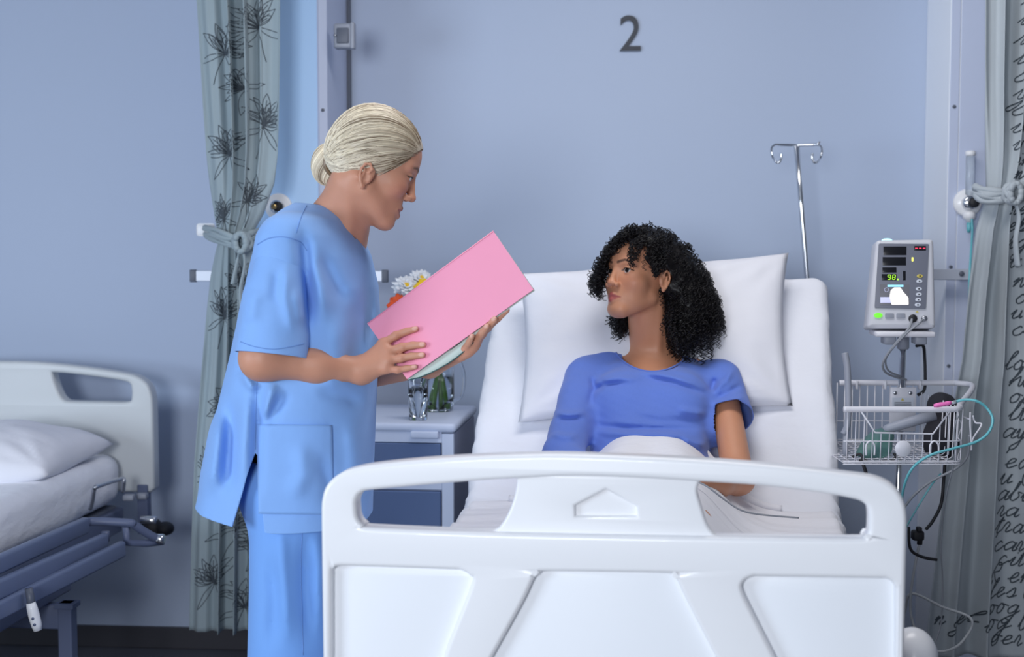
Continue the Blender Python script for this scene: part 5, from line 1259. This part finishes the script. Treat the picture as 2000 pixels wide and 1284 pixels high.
z += .006 * fold_ * np.clip((np.abs(uu - .03) - .10) / .15, 0, 1) + .006 * wob(q, 16, 7)
z -= np.where(edge > 0, np.clip(edge, 0, .2) ** .8 * 1.9, 0)
uq = np.where(edge > 0, uc + np.sign(uu - uc) * (.455 + .042 * (1 - np.exp(-edge / .03))), uu)
uq = uq + .010 * np.clip(edge * 20, 0, 1) * wob(q * [0, 1, 0], 40, 3)
G = BED.arr(np.stack([uq, vv, z], 1)).reshape(nu, nv, 3); V, F = gridmesh(G)
bl_ = thing('blanket', 'white blanket drawn up over the legs to the waist of the seated patient', 'blanket', BED(0, .6, .72))
solidify(mk('blanket_cloth', V, F, M['blanket'], bl_), .006, -1)
hem = G[22:-24, -1] + np.array([0, 0, .004]); mk('folded_hem', *tube(hem, .010, 8), M['blanket'], bl_)
# ================================================================ NIGHTSTAND, GLASS, FLOWERS
M['cab_white'] = mat('cabinet_white', srgb(206, 216, 238), .4, vary=.02)
M['cab_blue'] = mat('drawer_slate_blue', srgb(92, 112, 152), .4, vary=.03, vscale=15)
M['cab_side'] = mat('cabinet_side', srgb(150, 158, 186), .5, vary=.03)
NSF = Frame((-.156, 3.62), 6.5); W = .50; ZT = .899
ns = thing('bedside_cabinet', 'white bedside cabinet with slate blue drawers left of the occupied bed', 'cabinet', NSF(-W / 2, .2, 0))
mk('cabinet_body', *fbox(NSF, (-W + .004, -.004), (.012, .40), (.07, ZT - .028), .004), M['cab_side'], ns, False)
mk('cabinet_top', *fbox(NSF, (-W, .002), (-.004, .415), (ZT - .026, ZT), .010, 3), M['cab_white'], ns)
fz = lambda y: NSF.pix(860, y, 0)[1]
du = NSF.pix(863, 900, 0)[0]
mk('front_frame', *fbox(NSF, (du, -.004), (.0, .014), (.07, ZT - .028), .002), M['cab_white'], ns, False)
mk('front_frame', *fbox(NSF, (-W + .004, -W + .030), (.0, .014), (.07, ZT - .028), .002), M['cab_white'], ns, False)
for y0, y1 in ((842, 866), (906, 958), (1066, 1082)):
    mk('cross_rail', *fbox(NSF, (-W + .03, du), (0, .014), (fz(y1), fz(y0)), .002), M['cab_white'], ns, False)
for y0, y1 in ((867, 905), (961, 1064), (1084, 1190)):
    dr = mk('drawer', *fbox(NSF, (-W + .034, du - .003), (-.002, .012), (fz(y1), fz(y0)), .003), M['cab_blue'], ns, False)
tb = [NSF.pix(803, 842), NSF.pix(857, 857)]
mk('pull_tab', *fbox(NSF, (tb[0][0], tb[1][0]), (-.010, .004), (tb[1][1], tb[0][1]), .004, 3), M['cab_white'], ns)
for uu in (-W + .05, -.05):
    for vv in (.05, .36):
        mk('caster', *disc(NSF(uu, vv, .035), NSF.a, .035, .024, 18, .005), M['black_rubber'], ns)
M['glass'] = mat('clear_glass', (.95, .98, 1), .02, trans=1.0, ior=1.45, vary=.005)
M['water'] = mat('water', (.95, .98, 1), .0, trans=1.0, ior=1.33, vary=.005)
def vessel(c, prof_o, wall):
    inn = [(max(r - wall, .001), z) for r, z in prof_o[::-1] if z > .008]; inn.append((.002, .009)); return lathe([(.002, 0)] + prof_o + inn, 28, c)
gp = P(817, 822, 3.70); gp[2] = ZT
gl = thing('drinking_glass', 'tumbler of water on the bedside cabinet in front of the vase', 'glass', gp)
mk('glass_wall', *vessel(gp, [(.024, 0), (.0255, .003), (.029, .122), (.0285, .124)], .0022), M['glass'], gl)
mk('water', *lathe([(.0222, .010), (.0260, .088)], 28, gp), M['water'], gl)
vp = P(857, 803, 3.90); vp[2] = ZT
vs_ = thing('glass_jug', 'clear glass jug with a round handle holding flower stems', 'vase', vp)
mk('jug_wall', *vessel(vp, [(.036, 0), (.042, .006), (.046, .05), (.045, .13), (.040, .185), (.043, .20)], .0025), M['glass'], vs_)
mk('jug_handle', *tube(crom([vp + [.040, -.004, .165], vp + [.062, -.006, .150], vp + [.076, -.008, .10], vp + [.068, -.006, .045], vp + [.044, -.004, .03]], 8), .0045, 10), M['glass'], vs_)
mk('water', *lathe([(.036, .010), (.0425, .05), (.0420, .10)], 28, vp), M['water'], vs_)
M['stem'] = mat('green_stem', srgb(96, 140, 52), .5, vary=.15, vscale=60)
M['f_white'] = mat('white_petal', srgb(236, 240, 246), .6, vary=.04, vscale=80); M['f_yellow'] = mat('yellow_petal', srgb(244, 200, 30), .6, vary=.08, vscale=80)
M['f_orange'] = mat('orange_petal', srgb(222, 84, 34), .6, vary=.12, vscale=80)
rsf = np.random.RandomState(4)
def flower(name, label, px, py, d, r, matl, centre, kind, sx):
    c = P(px, py, d); root = thing(name, label, 'flower', c, 'flowers in the glass jug'); nrm = unit(np.array([rsf.uniform(-.5, .3), -.7, rsf.uniform(.5, .9)]))
    b = MB(); ax = unit(np.cross(nrm, [1, 0, .3])); ay = np.cross(nrm, ax)
    for lay, (n, el, L) in enumerate(((18, -.10, 1.0), (16, .25, .95), (13, .6, .82), (9, .95, .66)) if kind == 'mum' else ((13, .0, 1.0), (12, .35, .9))):
        for k in range(n):
            a = 2 * math.pi * (k + .5 * lay) / n + rsf.normal() * .08; e = el + rsf.normal() * .08; dr = (ax * math.cos(a) + ay * math.sin(a)) * math.cos(e) + nrm * math.sin(e)
            sd_ = unit(np.cross(dr, nrm)); up_ = np.cross(sd_, dr); l = r * L * rsf.uniform(.88, 1.08); w = r * (.17 if kind == 'mum' else .26)
            b.add(*sphere(c + dr * l * .55, (l * .48, w, w * .35), [dr, sd_, up_], 8, 6))
    o = b.build('petals', matl, root); o['kind'] = 'stuff'
    mk('flower_centre', *sphere(c + nrm * r * .22, (r * .24, r * .24, r * .16), [ax, ay, nrm], 12, 8), centre, root)
    foot = vp + np.array([sx, rsf.uniform(-.012, .012), .012]); mid = vp + np.array([-sx * .3, 0, .17])
    mk('stem', *tube(crom([foot, mid, (mid + c) / 2 + [.01, 0, .02], c - nrm * r * .2], 8), .0055, 8), M['stem'], root)
flower('chrysanthemum', 'white chrysanthemum lowest of the white blooms behind the pink folder', 793, 562, 3.86, .042, M['f_white'], M['f_yellow'], 'mum', .020)
flower('chrysanthemum', 'white chrysanthemum topmost in the jug behind the pink folder', 822, 548, 3.90, .042, M['f_white'], M['f_yellow'], 'mum', -.012)
flower('yellow_flower', 'yellow flower between the white blooms and the pink folder', 829, 562, 3.83, .034, M['f_yellow'], M['f_orange'], 'daisy', .006)
flower('orange_flower', 'orange red flower at the lower left of the bouquet', 778, 596, 3.83, .036, M['f_orange'], M['f_orange'], 'daisy', -.020)
# ================================================================ MONITOR CART
class Plane:
    def __init__(s, o, ax, up): s.o = np.asarray(o); s.x = unit(ax); s.z = unit(np.asarray(up) - s.x * (np.asarray(up) @ s.x)); s.n = np.cross(s.x, s.z)   # n away from the camera is -n
    def pix(s, px, py, off=0.0):
        r = ray(px, py); c = np.array([0, 0, CAMH]); o = s.o - s.n * off * -1; t = np.dot(o - c, s.n) / np.dot(r, s.n); p = c + r * t - s.o; return p @ s.x, p @ s.z
    def to3d(s, Q): return s.o + Q[:, :1] * s.x - Q[:, 1:2] * s.n * -1 + Q[:, 2:3] * s.z
M['mon'] = mat('monitor_housing', srgb(206, 208, 216), .4, vary=.02); M['mon_face'] = mat('monitor_face', srgb(118, 122, 136), .35, vary=.02); M['disp'] = mat('display_black', (.01, .011, .015), .2, vary=.02)
def em(n, c, s): return mat(n, tuple(x * .3 for x in c), .4, emit=c, estr=s, vary=.01)
M['e_green'] = em('led_green', (.45, 1, .05), 1.6); M['e_red'] = em('led_red', (1, .05, .12), 1.4); M['e_yel'] = em('led_yellow', (1, .95, .15), 1.5); M['e_glare'] = em('screen_glare', (1, .97, .95), 1.1)
M['e_cyan'] = em('screen_cyan', (.35, .8, 1), 1.0); M['e_lcd'] = em('screen_grey', (.22, .23, .28), .35); M['e_pale'] = em('screen_pale', (.65, .68, 1), .8); M['e_lamp'] = em('alarm_lamp', (.45, .95, 1), 1.6); M['e_btn'] = em('power_green', (.2, .9, .05), .9)
MP = Plane(P(1764, 556, 3.46), (1, -.10, 0), (0, .16, 1))
mon = thing('patient_monitor', 'grey patient monitor with green digits on top of the cart', 'monitor', P(1762, 645, 3.5))
mp = lambda l: [MP.pix(x, y) for x, y in l]
def rpoly(pts, r, n=4):              # polygon with rounded corners
    p = np.array(pts, float); out = []
    for i in range(len(p)):
        a, b_, c = p[i - 1], p[i], p[(i + 1) % len(p)]; d0, d1 = unit(a - b_), unit(c - b_); s, e = b_ + d0 * r, b_ + d1 * r
        for k in range(n + 1): t = k / n; out.append(tuple((1 - t) ** 2 * s + 2 * t * (1 - t) * b_ + t * t * e))
    return out
def mplate(pts, ex, bev, v0, name, matl, par, rr=.0, res=2):
    q = rpoly(pts, rr) if rr else pts; V, F = plate(q, [], ex, bev, None, v0, res, MP.to3d); o = mk(name, V, F, matl, par); autosmooth(o, 40); return o
sg = 1.0 if (MP.to3d(np.array([[0, -1., 0]]))[0] - MP.o)[1] < 0 else -1.0   # sign so that depth v0 < 0 is nearer the camera
hs = mplate(mp([(1712, 469), (1824, 467), (1828, 641), (1694, 641)][::-1]), .028, .010, sg * .038, 'housing', M['mon'], mon, .010, 3)
def mrect(x0, y0, x1, y1, th, v, name, matl, par, rr=0.0): return mplate(mp([(x0, y0), (x1, y0), (x1, y1), (x0, y1)][::-1]), th, .0002, sg * v, name, matl, par, rr, 1)
fcp = mplate(mp([(1716, 476), (1814, 477), (1808, 604), (1708, 602)][::-1]), .0012, .0005, sg * -.0012, 'face_panel', M['mon_face'], mon, .004)
for q_ in ((1725, 482, 1770, 499), (1723.5, 503, 1769, 519), (1723, 523, 1750.5, 533), (1721.5, 536, 1750.5, 548), (1763, 530, 1768.5, 548), (1785, 481, 1808, 490)):
    mrect(*q_, .0008, -.0026, 'display_window', M['disp'], fcp)
def seg7(ch, x, y, w, h, sk, matl, par):
    on = {'9': 'abcdfg', '8': 'abcdefg'}[ch]; t = w * .22
    S = {'a': ((0, 0), (w, 0)), 'd': ((0, h), (w, h)), 'g': ((0, h / 2), (w, h / 2)), 'f': ((0, 0), (0, h / 2)), 'b': ((w, 0), (w, h / 2)), 'e': ((0, h / 2), (0, h)), 'c': ((w, h / 2), (w, h))}
    for c in on:
        (ax_, ay_), (bx_, by_) = S[c]; f = lambda qx, qy: (x + qx + sk * (h - qy), y + qy)
        a, b_ = f(ax_, ay_), f(bx_, by_); A = np.array(MP.pix(*a)); B = np.array(MP.pix(*b_)); d = unit(B - A); n = np.array([-d[1], d[0]]) * .0006; A = A + d * .0005; B = B - d * .0005
        V, F = plate([tuple(A - n), tuple(B - n), tuple(B + n), tuple(A + n)], [], .0004, .0, None, sg * -.0038, 1, MP.to3d); mk('digit_segment', V, F, matl, par, False)
seg7('9', 1733.0, 537.8, 5.2, 8.6, .12, M['e_green'], fcp); seg7('8', 1742.2, 537.8, 5.2, 8.6, .12, M['e_green'], fcp)
mrect(1752, 545, 1754.5, 547.6, .0004, -.0026, 'decimal_point', M['e_green'], fcp)
for x in (1787, 1794.5, 1802): mrect(x, 484.8, x + 4.5, 486.6, .0004, -.0040, 'dash_segment', M['e_red'], fcp)
mrect(1780.2, 503.5, 1783.6, 511, .0005, -.0026, 'indicator', M['e_yel'], fcp, .0012)
lcd = mrect(1718, 556, 1775.5, 597, .0006, -.0026, 'lcd_screen', M['e_lcd'], fcp)
mrect(1733, 557, 1764, 561, .0003, -.0036, 'title_bar', M['e_cyan'], fcp); mrect(1719, 581, 1741, 592, .0003, -.0036, 'status_block', M['e_pale'], fcp)
mplate(mp([(1741, 596), (1737, 580), (1739, 568), (1746, 562), (1758, 562), (1764, 571), (1773.5, 582), (1774, 596)][::-1]), .0003, .0001, sg * -.0042, 'glare_patch', M['e_glare'], fcp, .002, 1)  # glowing white shape that imitates window glare on the screen
cc = np.array([MP.pix(1731 + 4 * math.cos(a), 566.5 + 4 * math.sin(a)) for a in np.linspace(0, 6.283, 16, endpoint=False)]); mk('clock_icon', *tube(MP.to3d(np.stack([cc[:, 0], np.full(16, sg * -.0038), cc[:, 1]], 1)), .0004, 5, closed=True), M['e_pale'], fcp)
M['btn_y'] = mat('button_yellow', srgb(206, 190, 96), .4, vary=.03); M['btn_w'] = mat('button_pale', srgb(214, 220, 232), .4, vary=.03)
for (x, y, m) in ((1796, 540, 'btn_y'), (1795, 550, 'btn_w'), (1794, 565, 'btn_w'), (1794, 575.5, 'btn_w'), (1793, 586, 'btn_w'), (1792, 596, 'btn_w')):
    bt = mplate([MP.pix(x + 6 * math.cos(a), y - 3.6 * math.sin(a)) for a in np.linspace(0, 6.283, 14, endpoint=False)], .0008, .0004, sg * -.003, 'button', M[m], mon)
    mrect(x - 1.4, y - 1.2, x + 1.4, y + 1.2, .0004, -.0050, 'button_symbol', M['disp'], bt)
mplate([MP.pix(1715 + 8.5 * math.cos(a), 616.5 - 4.8 * math.sin(a)) for a in np.linspace(0, 6.283, 16, endpoint=False)], .001, .0006, sg * -.002, 'power_button', M['e_btn'], mon)
for x in (1737, 1759): mplate(mp([(x - 8.5, 612.5), (x + 8.5, 612.5), (x + 8.5, 622), (x - 8.5, 622)][::-1]), .001, .0005, sg * -.002, 'soft_key', M['mid_grey'], mon, .003)
for x, y, r in ((1782, 623, .0105), (1804, 623, .0075)):
    q_ = MP.pix(x, y); c0 = MP.to3d(np.array([[q_[0], sg * -.006, q_[1]]]))[0]; mk('socket', *disc(c0, MP.n, r, .014, 18, .002), M['black_rubber'] if x < 1790 else M['steel'], mon)
q_ = MP.pix(1735, 468); c0 = MP.to3d(np.array([[q_[0], sg * .02, q_[1]]]))[0]; mk('alarm_lamp', *sphere(c0, (.0145, .008, .006), None, 16, 10), M['e_lamp'], mon)
w_ = np.array(mp([(1791, 607), (1787.5, 611), (1794.5, 611)])); mplate([tuple(p) for p in w_[::-1]], .0003, 0, sg * -.0008, 'warning_mark', M['btn_y'], mon, 0, 1)
# the cart itself
ct = thing('equipment_cart', 'white metal cart pole with a wire basket beside the bed', 'cart', P(1764, 1500, 3.6) * [1, 1, 0])
M['cart_white'] = mat('cart_enamel', srgb(222, 222, 230), .35, vary=.02)
tp_ = P(1764, 664, 3.55); mk('pole', *tube([tp_, np.array([tp_[0], 3.60, .12])], .0085, 14), M['chrome'], ct)
mk('tray', *boxg(P(1761, 651, 3.48), (.150, .11, .014), [(1, -.1, 0), (.1, 1, 0), (0, 0, 1)], .004), M['cart_white'], ct)
for x in (1735, 1795): mk('tray_clamp', *boxg(P(x, 664, 3.47), (.030, .06, .022), [(1, -.1, 0), (.1, 1, 0), (0, 0, 1)], .004), M['mid_grey'], ct)
mk('pole_socket', *disc(P(1764, 668, 3.55), (0, 0, 1), .016, .04, 16, .003), M['mid_grey'], ct)
for k in range(5):
    a = 2 * math.pi * k / 5 + .3; c0 = np.array([tp_[0], 3.60, .11]); e0 = c0 + np.array([.24 * math.cos(a), .24 * math.sin(a), -.03]); lg = mk('base_leg', *tube([c0, e0], .014, 10), M['mid_grey'], ct)
    mk('caster', *disc(np.array([e0[0], e0[1], .035]), (math.sin(a), -math.cos(a), 0), .035, .02, 18, .004), M['black_rubber'], lg)
# basket: rim tube, wires, plate
zr = P(1760, 800, 3.22)[2]; xl, xr, yf, yb = P(1664, 800, 3.22)[0], P(1889, 800, 3.22)[0], 3.22, 3.58; zrb = P(1760, 748, 3.58)[2]
xlb, xrb = P(1654, 748, 3.58)[0], P(1886, 748, 3.58)[0]
rim = crom([(xl - .02, yf, zr), (xl + .06, yf, zr), (xr - .05, yf, zr), (xr - .012, yf + .02, zr + .001), (xr + .003, yf + .06, zr + .004), (xrb - .005, yb - .07, zrb - .003), (xrb - .025, yb - .012, zrb), (xrb - .06, yb, zrb), (xlb + .05, yb, zrb), (xlb - .02, yb, zrb)], 8)
mk('basket_rim', *tube(rim, .0075, 12), M['cart_white'], ct)
zb0 = P(1760, 906, 3.24)[2]; wires = MB(); wr_ = .0016
xs = np.arange(xl - .01, xr - .015, .0205)
cutx = lambda x: np.interp(x, [P(1679, 800, yf)[0], P(1709, 800, yf)[0], P(1822, 800, yf)[0], P(1857, 800, yf)[0]], [zr, P(1709, 845, yf)[2], P(1822, 848, yf)[2], zr])
for x in xs: wires.add(*tube([(x, yf, cutx(x)), (x, yf + .004, zb0), (x, yb - .02, zb0), (x, yb, zb0 + .01), (x, yb, zrb)], wr_, 5))
for z_ in (zb0 + .002, zb0 + .008, P(1760, 862, yf)[2]): wires.add(*tube(crom([(xl - .02, yf - .002, z_), (xr - .045, yf - .002, z_), (xr - .01, yf + .02, z_), (xr, yf + .06, z_), (xrb - .02, yb - .03, z_), (xrb - .06, yb, z_), (xl, yb, z_)], 5), wr_, 5))
for y_ in np.arange(yf + .03, yb, .03): wires.add(*tube([(xl - .01, y_, zb0), (xr - .012, y_, zb0), (xr - .004, y_, zb0 + .006), (xr, y_, zr)], wr_, 5))
wires.add(*tube([(P(1679, 800, yf)[0], yf - .003, zr), (P(1709, 800, yf)[0], yf - .003, P(1709, 845, yf)[2]), (P(1822, 800, yf)[0], yf - .003, P(1822, 848, yf)[2]), (P(1857, 800, yf)[0], yf - .003, zr)], .0024, 6))
for x in (1700, 1825): wires.add(*tube(crom([P(x - 8, 890, yf - .006), P(x - 8, 870, yf - .006), P(x, 862, yf - .006), P(x + 8, 870, yf - .006), P(x + 8, 890, yf - .006)], 5), .0024, 6))
o = wires.build('basket_wires', M['cart_white'], ct); o['kind'] = 'stuff'
mk('name_disc', *disc(P(1764, 877, yf - .008), (0, 1, 0), .020, .004, 28, .001), M['cart_white'], ct)
pa, pb = P(1739, 757, yb - .03), P(1788, 843, yb - .03)
pl_ = mk('mounting_plate', *boxg((pa + pb) / 2, (pb[0] - pa[0], .006, pa[2] - pb[2]), None, .002), M['cart_white'], ct)
for x in (1748, 1778): mk('bolt', *disc(P(x, 768, yb - .036), (0, 1, 0), .005, .006, 12, .001), M['steel'], pl_)
la_, lb_ = P(1743, 777, yb - .0345), P(1784, 794, yb - .0345); lbx = mk('warning_label', *boxg((la_ + lb_) / 2, (lb_[0] - la_[0], .001, la_[2] - lb_[2]), None), M['btn_w'], pl_, False)
tri = [P(1763, 777.5, yb - .036), P(1760, 783, yb - .036), P(1766, 783, yb - .036)]; mk('warning_triangle', tri + [t + np.array([0, .001, 0]) for t in tri], [[0, 1, 2], [3, 5, 4], [0, 2, 5, 3], [1, 0, 3, 4], [2, 1, 4, 5]], M['e_yel0'] if 'e_yel0' in M else M['btn_y'], pl_, False)
for yy_ in (786.5, 789.5, 792.3):
    b_ = MB(); b_.add(*boxg((P(1744.5, yy_, yb - .0355) + P(1782, yy_, yb - .0355)) / 2, (.045, .0006, .0012))); b_.build('label_text_line', M['disp'], pl_, False)
for x in (1673, 1728, 1796): mk('wire_clip', *boxg(P(x, 752, yb - .004), (.006, .018, .024), None, .002), M['cart_white'], ct)
b_ = MB()
for pts in ([(1895, 806, 3.3), (1895, 835, 3.29), (1898, 880, 3.28)], [(1900, 812, 3.3), (1905, 826, 3.3), (1917, 830, 3.28), (1900, 858, 3.27), (1897, 880, 3.27)]): b_.add(*tube(crom(PV(pts), 6), .0024, 6))
b_.add(*tube(PV([(1882, 815, 3.36), (1896, 820, 3.30)]), .0024, 6)); b_.build('side_hook', M['cart_white'], ct)
# ---- things in and on the basket
M['mask'] = mat('green_mask_plastic', srgb(120, 165, 160), .3, trans=.6, ior=1.3, vary=.03)
mo = [('u', ell(P(1712, 872, 3.36), (.038, .045, .034)), 0), ('u', ell(P(1728, 852, 3.38), (.022, .03, .022)), .02), ('u', ell(P(1690, 885, 3.34), (.02, .03, .016)), .02), ('b', lambda p: .004 * wob(p, 90, 2))]
V, F = polygonise(lambda p: ev(mo, p), P(1712, 872, 3.36) - .075, P(1712, 872, 3.36) + .075, .003, 1); mask = props(mk('oxygen_mask', V, F, M['mask']), 'green oxygen mask lying in the wire basket', 'mask')
props(mk('inhaler_tube', *tube(PV([(1726, 842, 3.37), (1735, 838, 3.37), (1780, 824, 3.36), (1826, 811, 3.36)]), [.010, .0125, .0135, .0135], 16), M['mid_grey']), 'thick grey plastic tube lying across the wire basket', 'tube')
bgo = [('u', ell(P(1836, 860, 3.42), (.045, .05, .055)), 0), ('u', ell(P(1838, 800, 3.44), (.040, .035, .045)), .03), ('b', lambda p: .005 * wob(p, 60, 12))]
V, F = polygonise(lambda p: ev(bgo, p), P(1836, 840, 3.42) - .14, P(1836, 840, 3.42) + .14, .005, 1); props(mk('black_pouch', V, F, M['black_cloth']), 'soft black pouch standing in the wire basket', 'pouch')
M['pink_plastic'] = mat('pink_plastic', srgb(240, 120, 190), .35, vary=.03)
pc_ = thing('tube_connector', 'bright pink tube connector resting on the basket rim', 'connector', P(1840, 790, 3.2)); pq = PV([(1824, 793, 3.205), (1840, 791, 3.205), (1858, 787, 3.205)])
mk('connector_body', *tube(np.linspace(pq[0], pq[2], 6), [.004, .0055, .006, .0048, .0058, .0045], 12), M['pink_plastic'], pc_); mk('connector_tip', *tube(PV([(1856, 788, 3.205), (1868, 785, 3.205)]), .0042, 10), M['clear'], pc_)
def cable(name, label, pts, r, m, cat='cable', sides=8): return props(mk(name, *tube(crom(PV(pts), 8), r, sides), M[m]), label, cat)
M['cable_grey'] = mat('grey_cable', srgb(150, 154, 162), .5, vary=.04); M['cable_black'] = mat('black_cable', (.015, .015, .02), .5, vary=.1); M['cable_pale'] = mat('pale_cable', srgb(176, 180, 184), .45, vary=.04)
cable('oxygen_hose', 'teal hose curving out of the wire basket from the pink connector', [(1866, 785, 3.205), (1886, 781, 3.20), (1908, 784, 3.19), (1927, 797, 3.19), (1939, 820, 3.18), (1930, 846, 3.18), (1905, 864, 3.18), (1860, 877, 3.17), (1816, 890, 3.17), (1783, 914, 3.18), (1766, 950, 3.2), (1760, 1000, 3.25), (1762, 1080, 3.3)], .0033, 'teal_tube', 'hose')
cable('monitor_cable', 'grey cable looping down from the left socket of the monitor', [(1781, 624, 3.42), (1776, 640, 3.39), (1757, 662, 3.39), (1735, 690, 3.41), (1724, 712, 3.43), (1730, 728, 3.46), (1750, 737, 3.50), (1770, 742, 3.53)], .0030, 'cable_grey')
cable('monitor_cable', 'grey cable slanting down from the right socket of the monitor', [(1803, 624, 3.42), (1795, 632, 3.39), (1770, 652, 3.385), (1744, 680, 3.40), (1730, 702, 3.43), (1735, 724, 3.47), (1760, 736, 3.51)], .0026, 'cable_grey')
cable('power_cable', 'black cable hanging behind the basket from the monitor tray', [(1790, 676, 3.58), (1803, 676, 3.60), (1806, 700, 3.62), (1807, 745, 3.62), (1804, 764, 3.62), (1792, 772, 3.62)], .0045, 'cable_black')
cable('power_cable', 'black cable dropping from the pouch below the basket to a plug', [(1846, 900, 3.46), (1843, 940, 3.46), (1838, 985, 3.46), (1822, 1018, 3.46), (1808, 1035, 3.46)], .0045, 'cable_black')
cable('power_cable', 'short black cable end curving below the plug cluster', [(1775, 1030, 3.4), (1778, 1072, 3.4), (1800, 1088, 3.4), (1830, 1094, 3.4)], .0040, 'cable_black')
plg = thing('plug', 'black plug cluster hanging beside the footboard', 'plug', P(1793, 1045, 3.42))
mk('plug_body', *boxg(P(1792, 1046, 3.42), (.030, .03, .026), None, .006), M['black_rubber'], plg); mk('plug_clip', *boxg(P(1795, 1034, 3.41), (.012, .02, .012), None, .003), M['black_rubber'], plg); mk('plug_neck', *tube(PV([(1797, 1048, 3.42), (1796, 1064, 3.42)]), .007, 10), M['black_rubber'], plg)
cable('floor_cable', 'pale cable hanging in a big loop beside the right curtain', [(1796, 1062, 3.42), (1788, 1100, 3.42), (1779, 1160, 3.42), (1780, 1205, 3.42), (1796, 1248, 3.40), (1828, 1273, 3.38), (1868, 1264, 3.36), (1895, 1232, 3.36), (1898, 1212, 3.36), (1882, 1200, 3.38), (1840, 1186, 3.40), (1782, 1160, 3.42), (1768, 1190, 3.44), (1762, 1230, 3.46)], .0036, 'cable_pale')
cable('thin_tube', 'thin clear line hanging straight down from the basket corner', [(1872, 812, 3.22), (1864, 840, 3.22), (1864, 900, 3.24), (1850, 960, 3.3), (1841, 1020, 3.36), (1838, 1075, 3.38), (1841, 1130, 3.40), (1840, 1195, 3.40), (1834, 1235, 3.40), (1812, 1290, 3.38)], .0018, 'cable_grey', 'tube', 6)
cable('slack_hose', 'pale hose sagging from the basket side towards the bed', [(1893, 850, 3.32), (1890, 890, 3.34), (1868, 915, 3.36), (1820, 940, 3.38), (1785, 968, 3.38), (1760, 1000, 3.38)], .0032, 'cable_grey', 'hose')
cable('teal_line', 'short teal line dropping below the basket towards the bed', [(1838, 925, 3.44), (1818, 950, 3.44), (1790, 995, 3.44), (1770, 1030, 3.44)], .0024, 'teal_tube', 'hose')
cable('mask_strap', 'black elastic strap coiled at the bottom of the basket', [(1665, 893, 3.30), (1680, 888, 3.30), (1690, 900, 3.29), (1720, 902, 3.30), (1748, 896, 3.32), (1746, 886, 3.33)], .0035, 'cable_black', 'strap')
cable('strap_end', 'black strap hanging out under the left end of the basket', [(1680, 898, 3.28), (1686, 908, 3.27), (1692, 926, 3.27)], .0045, 'cable_black', 'strap')
cable('finger_sensor_cable', 'thin grey sensor cable running over the blanket from the patient hand', [(1352, 938, 2.94), (1380, 950, 2.93), (1420, 980, 2.90), (1450, 998, 2.87), (1490, 1006, 2.86), (1560, 1012, 2.86)], .0022, 'cable_grey', 'cable', 6)
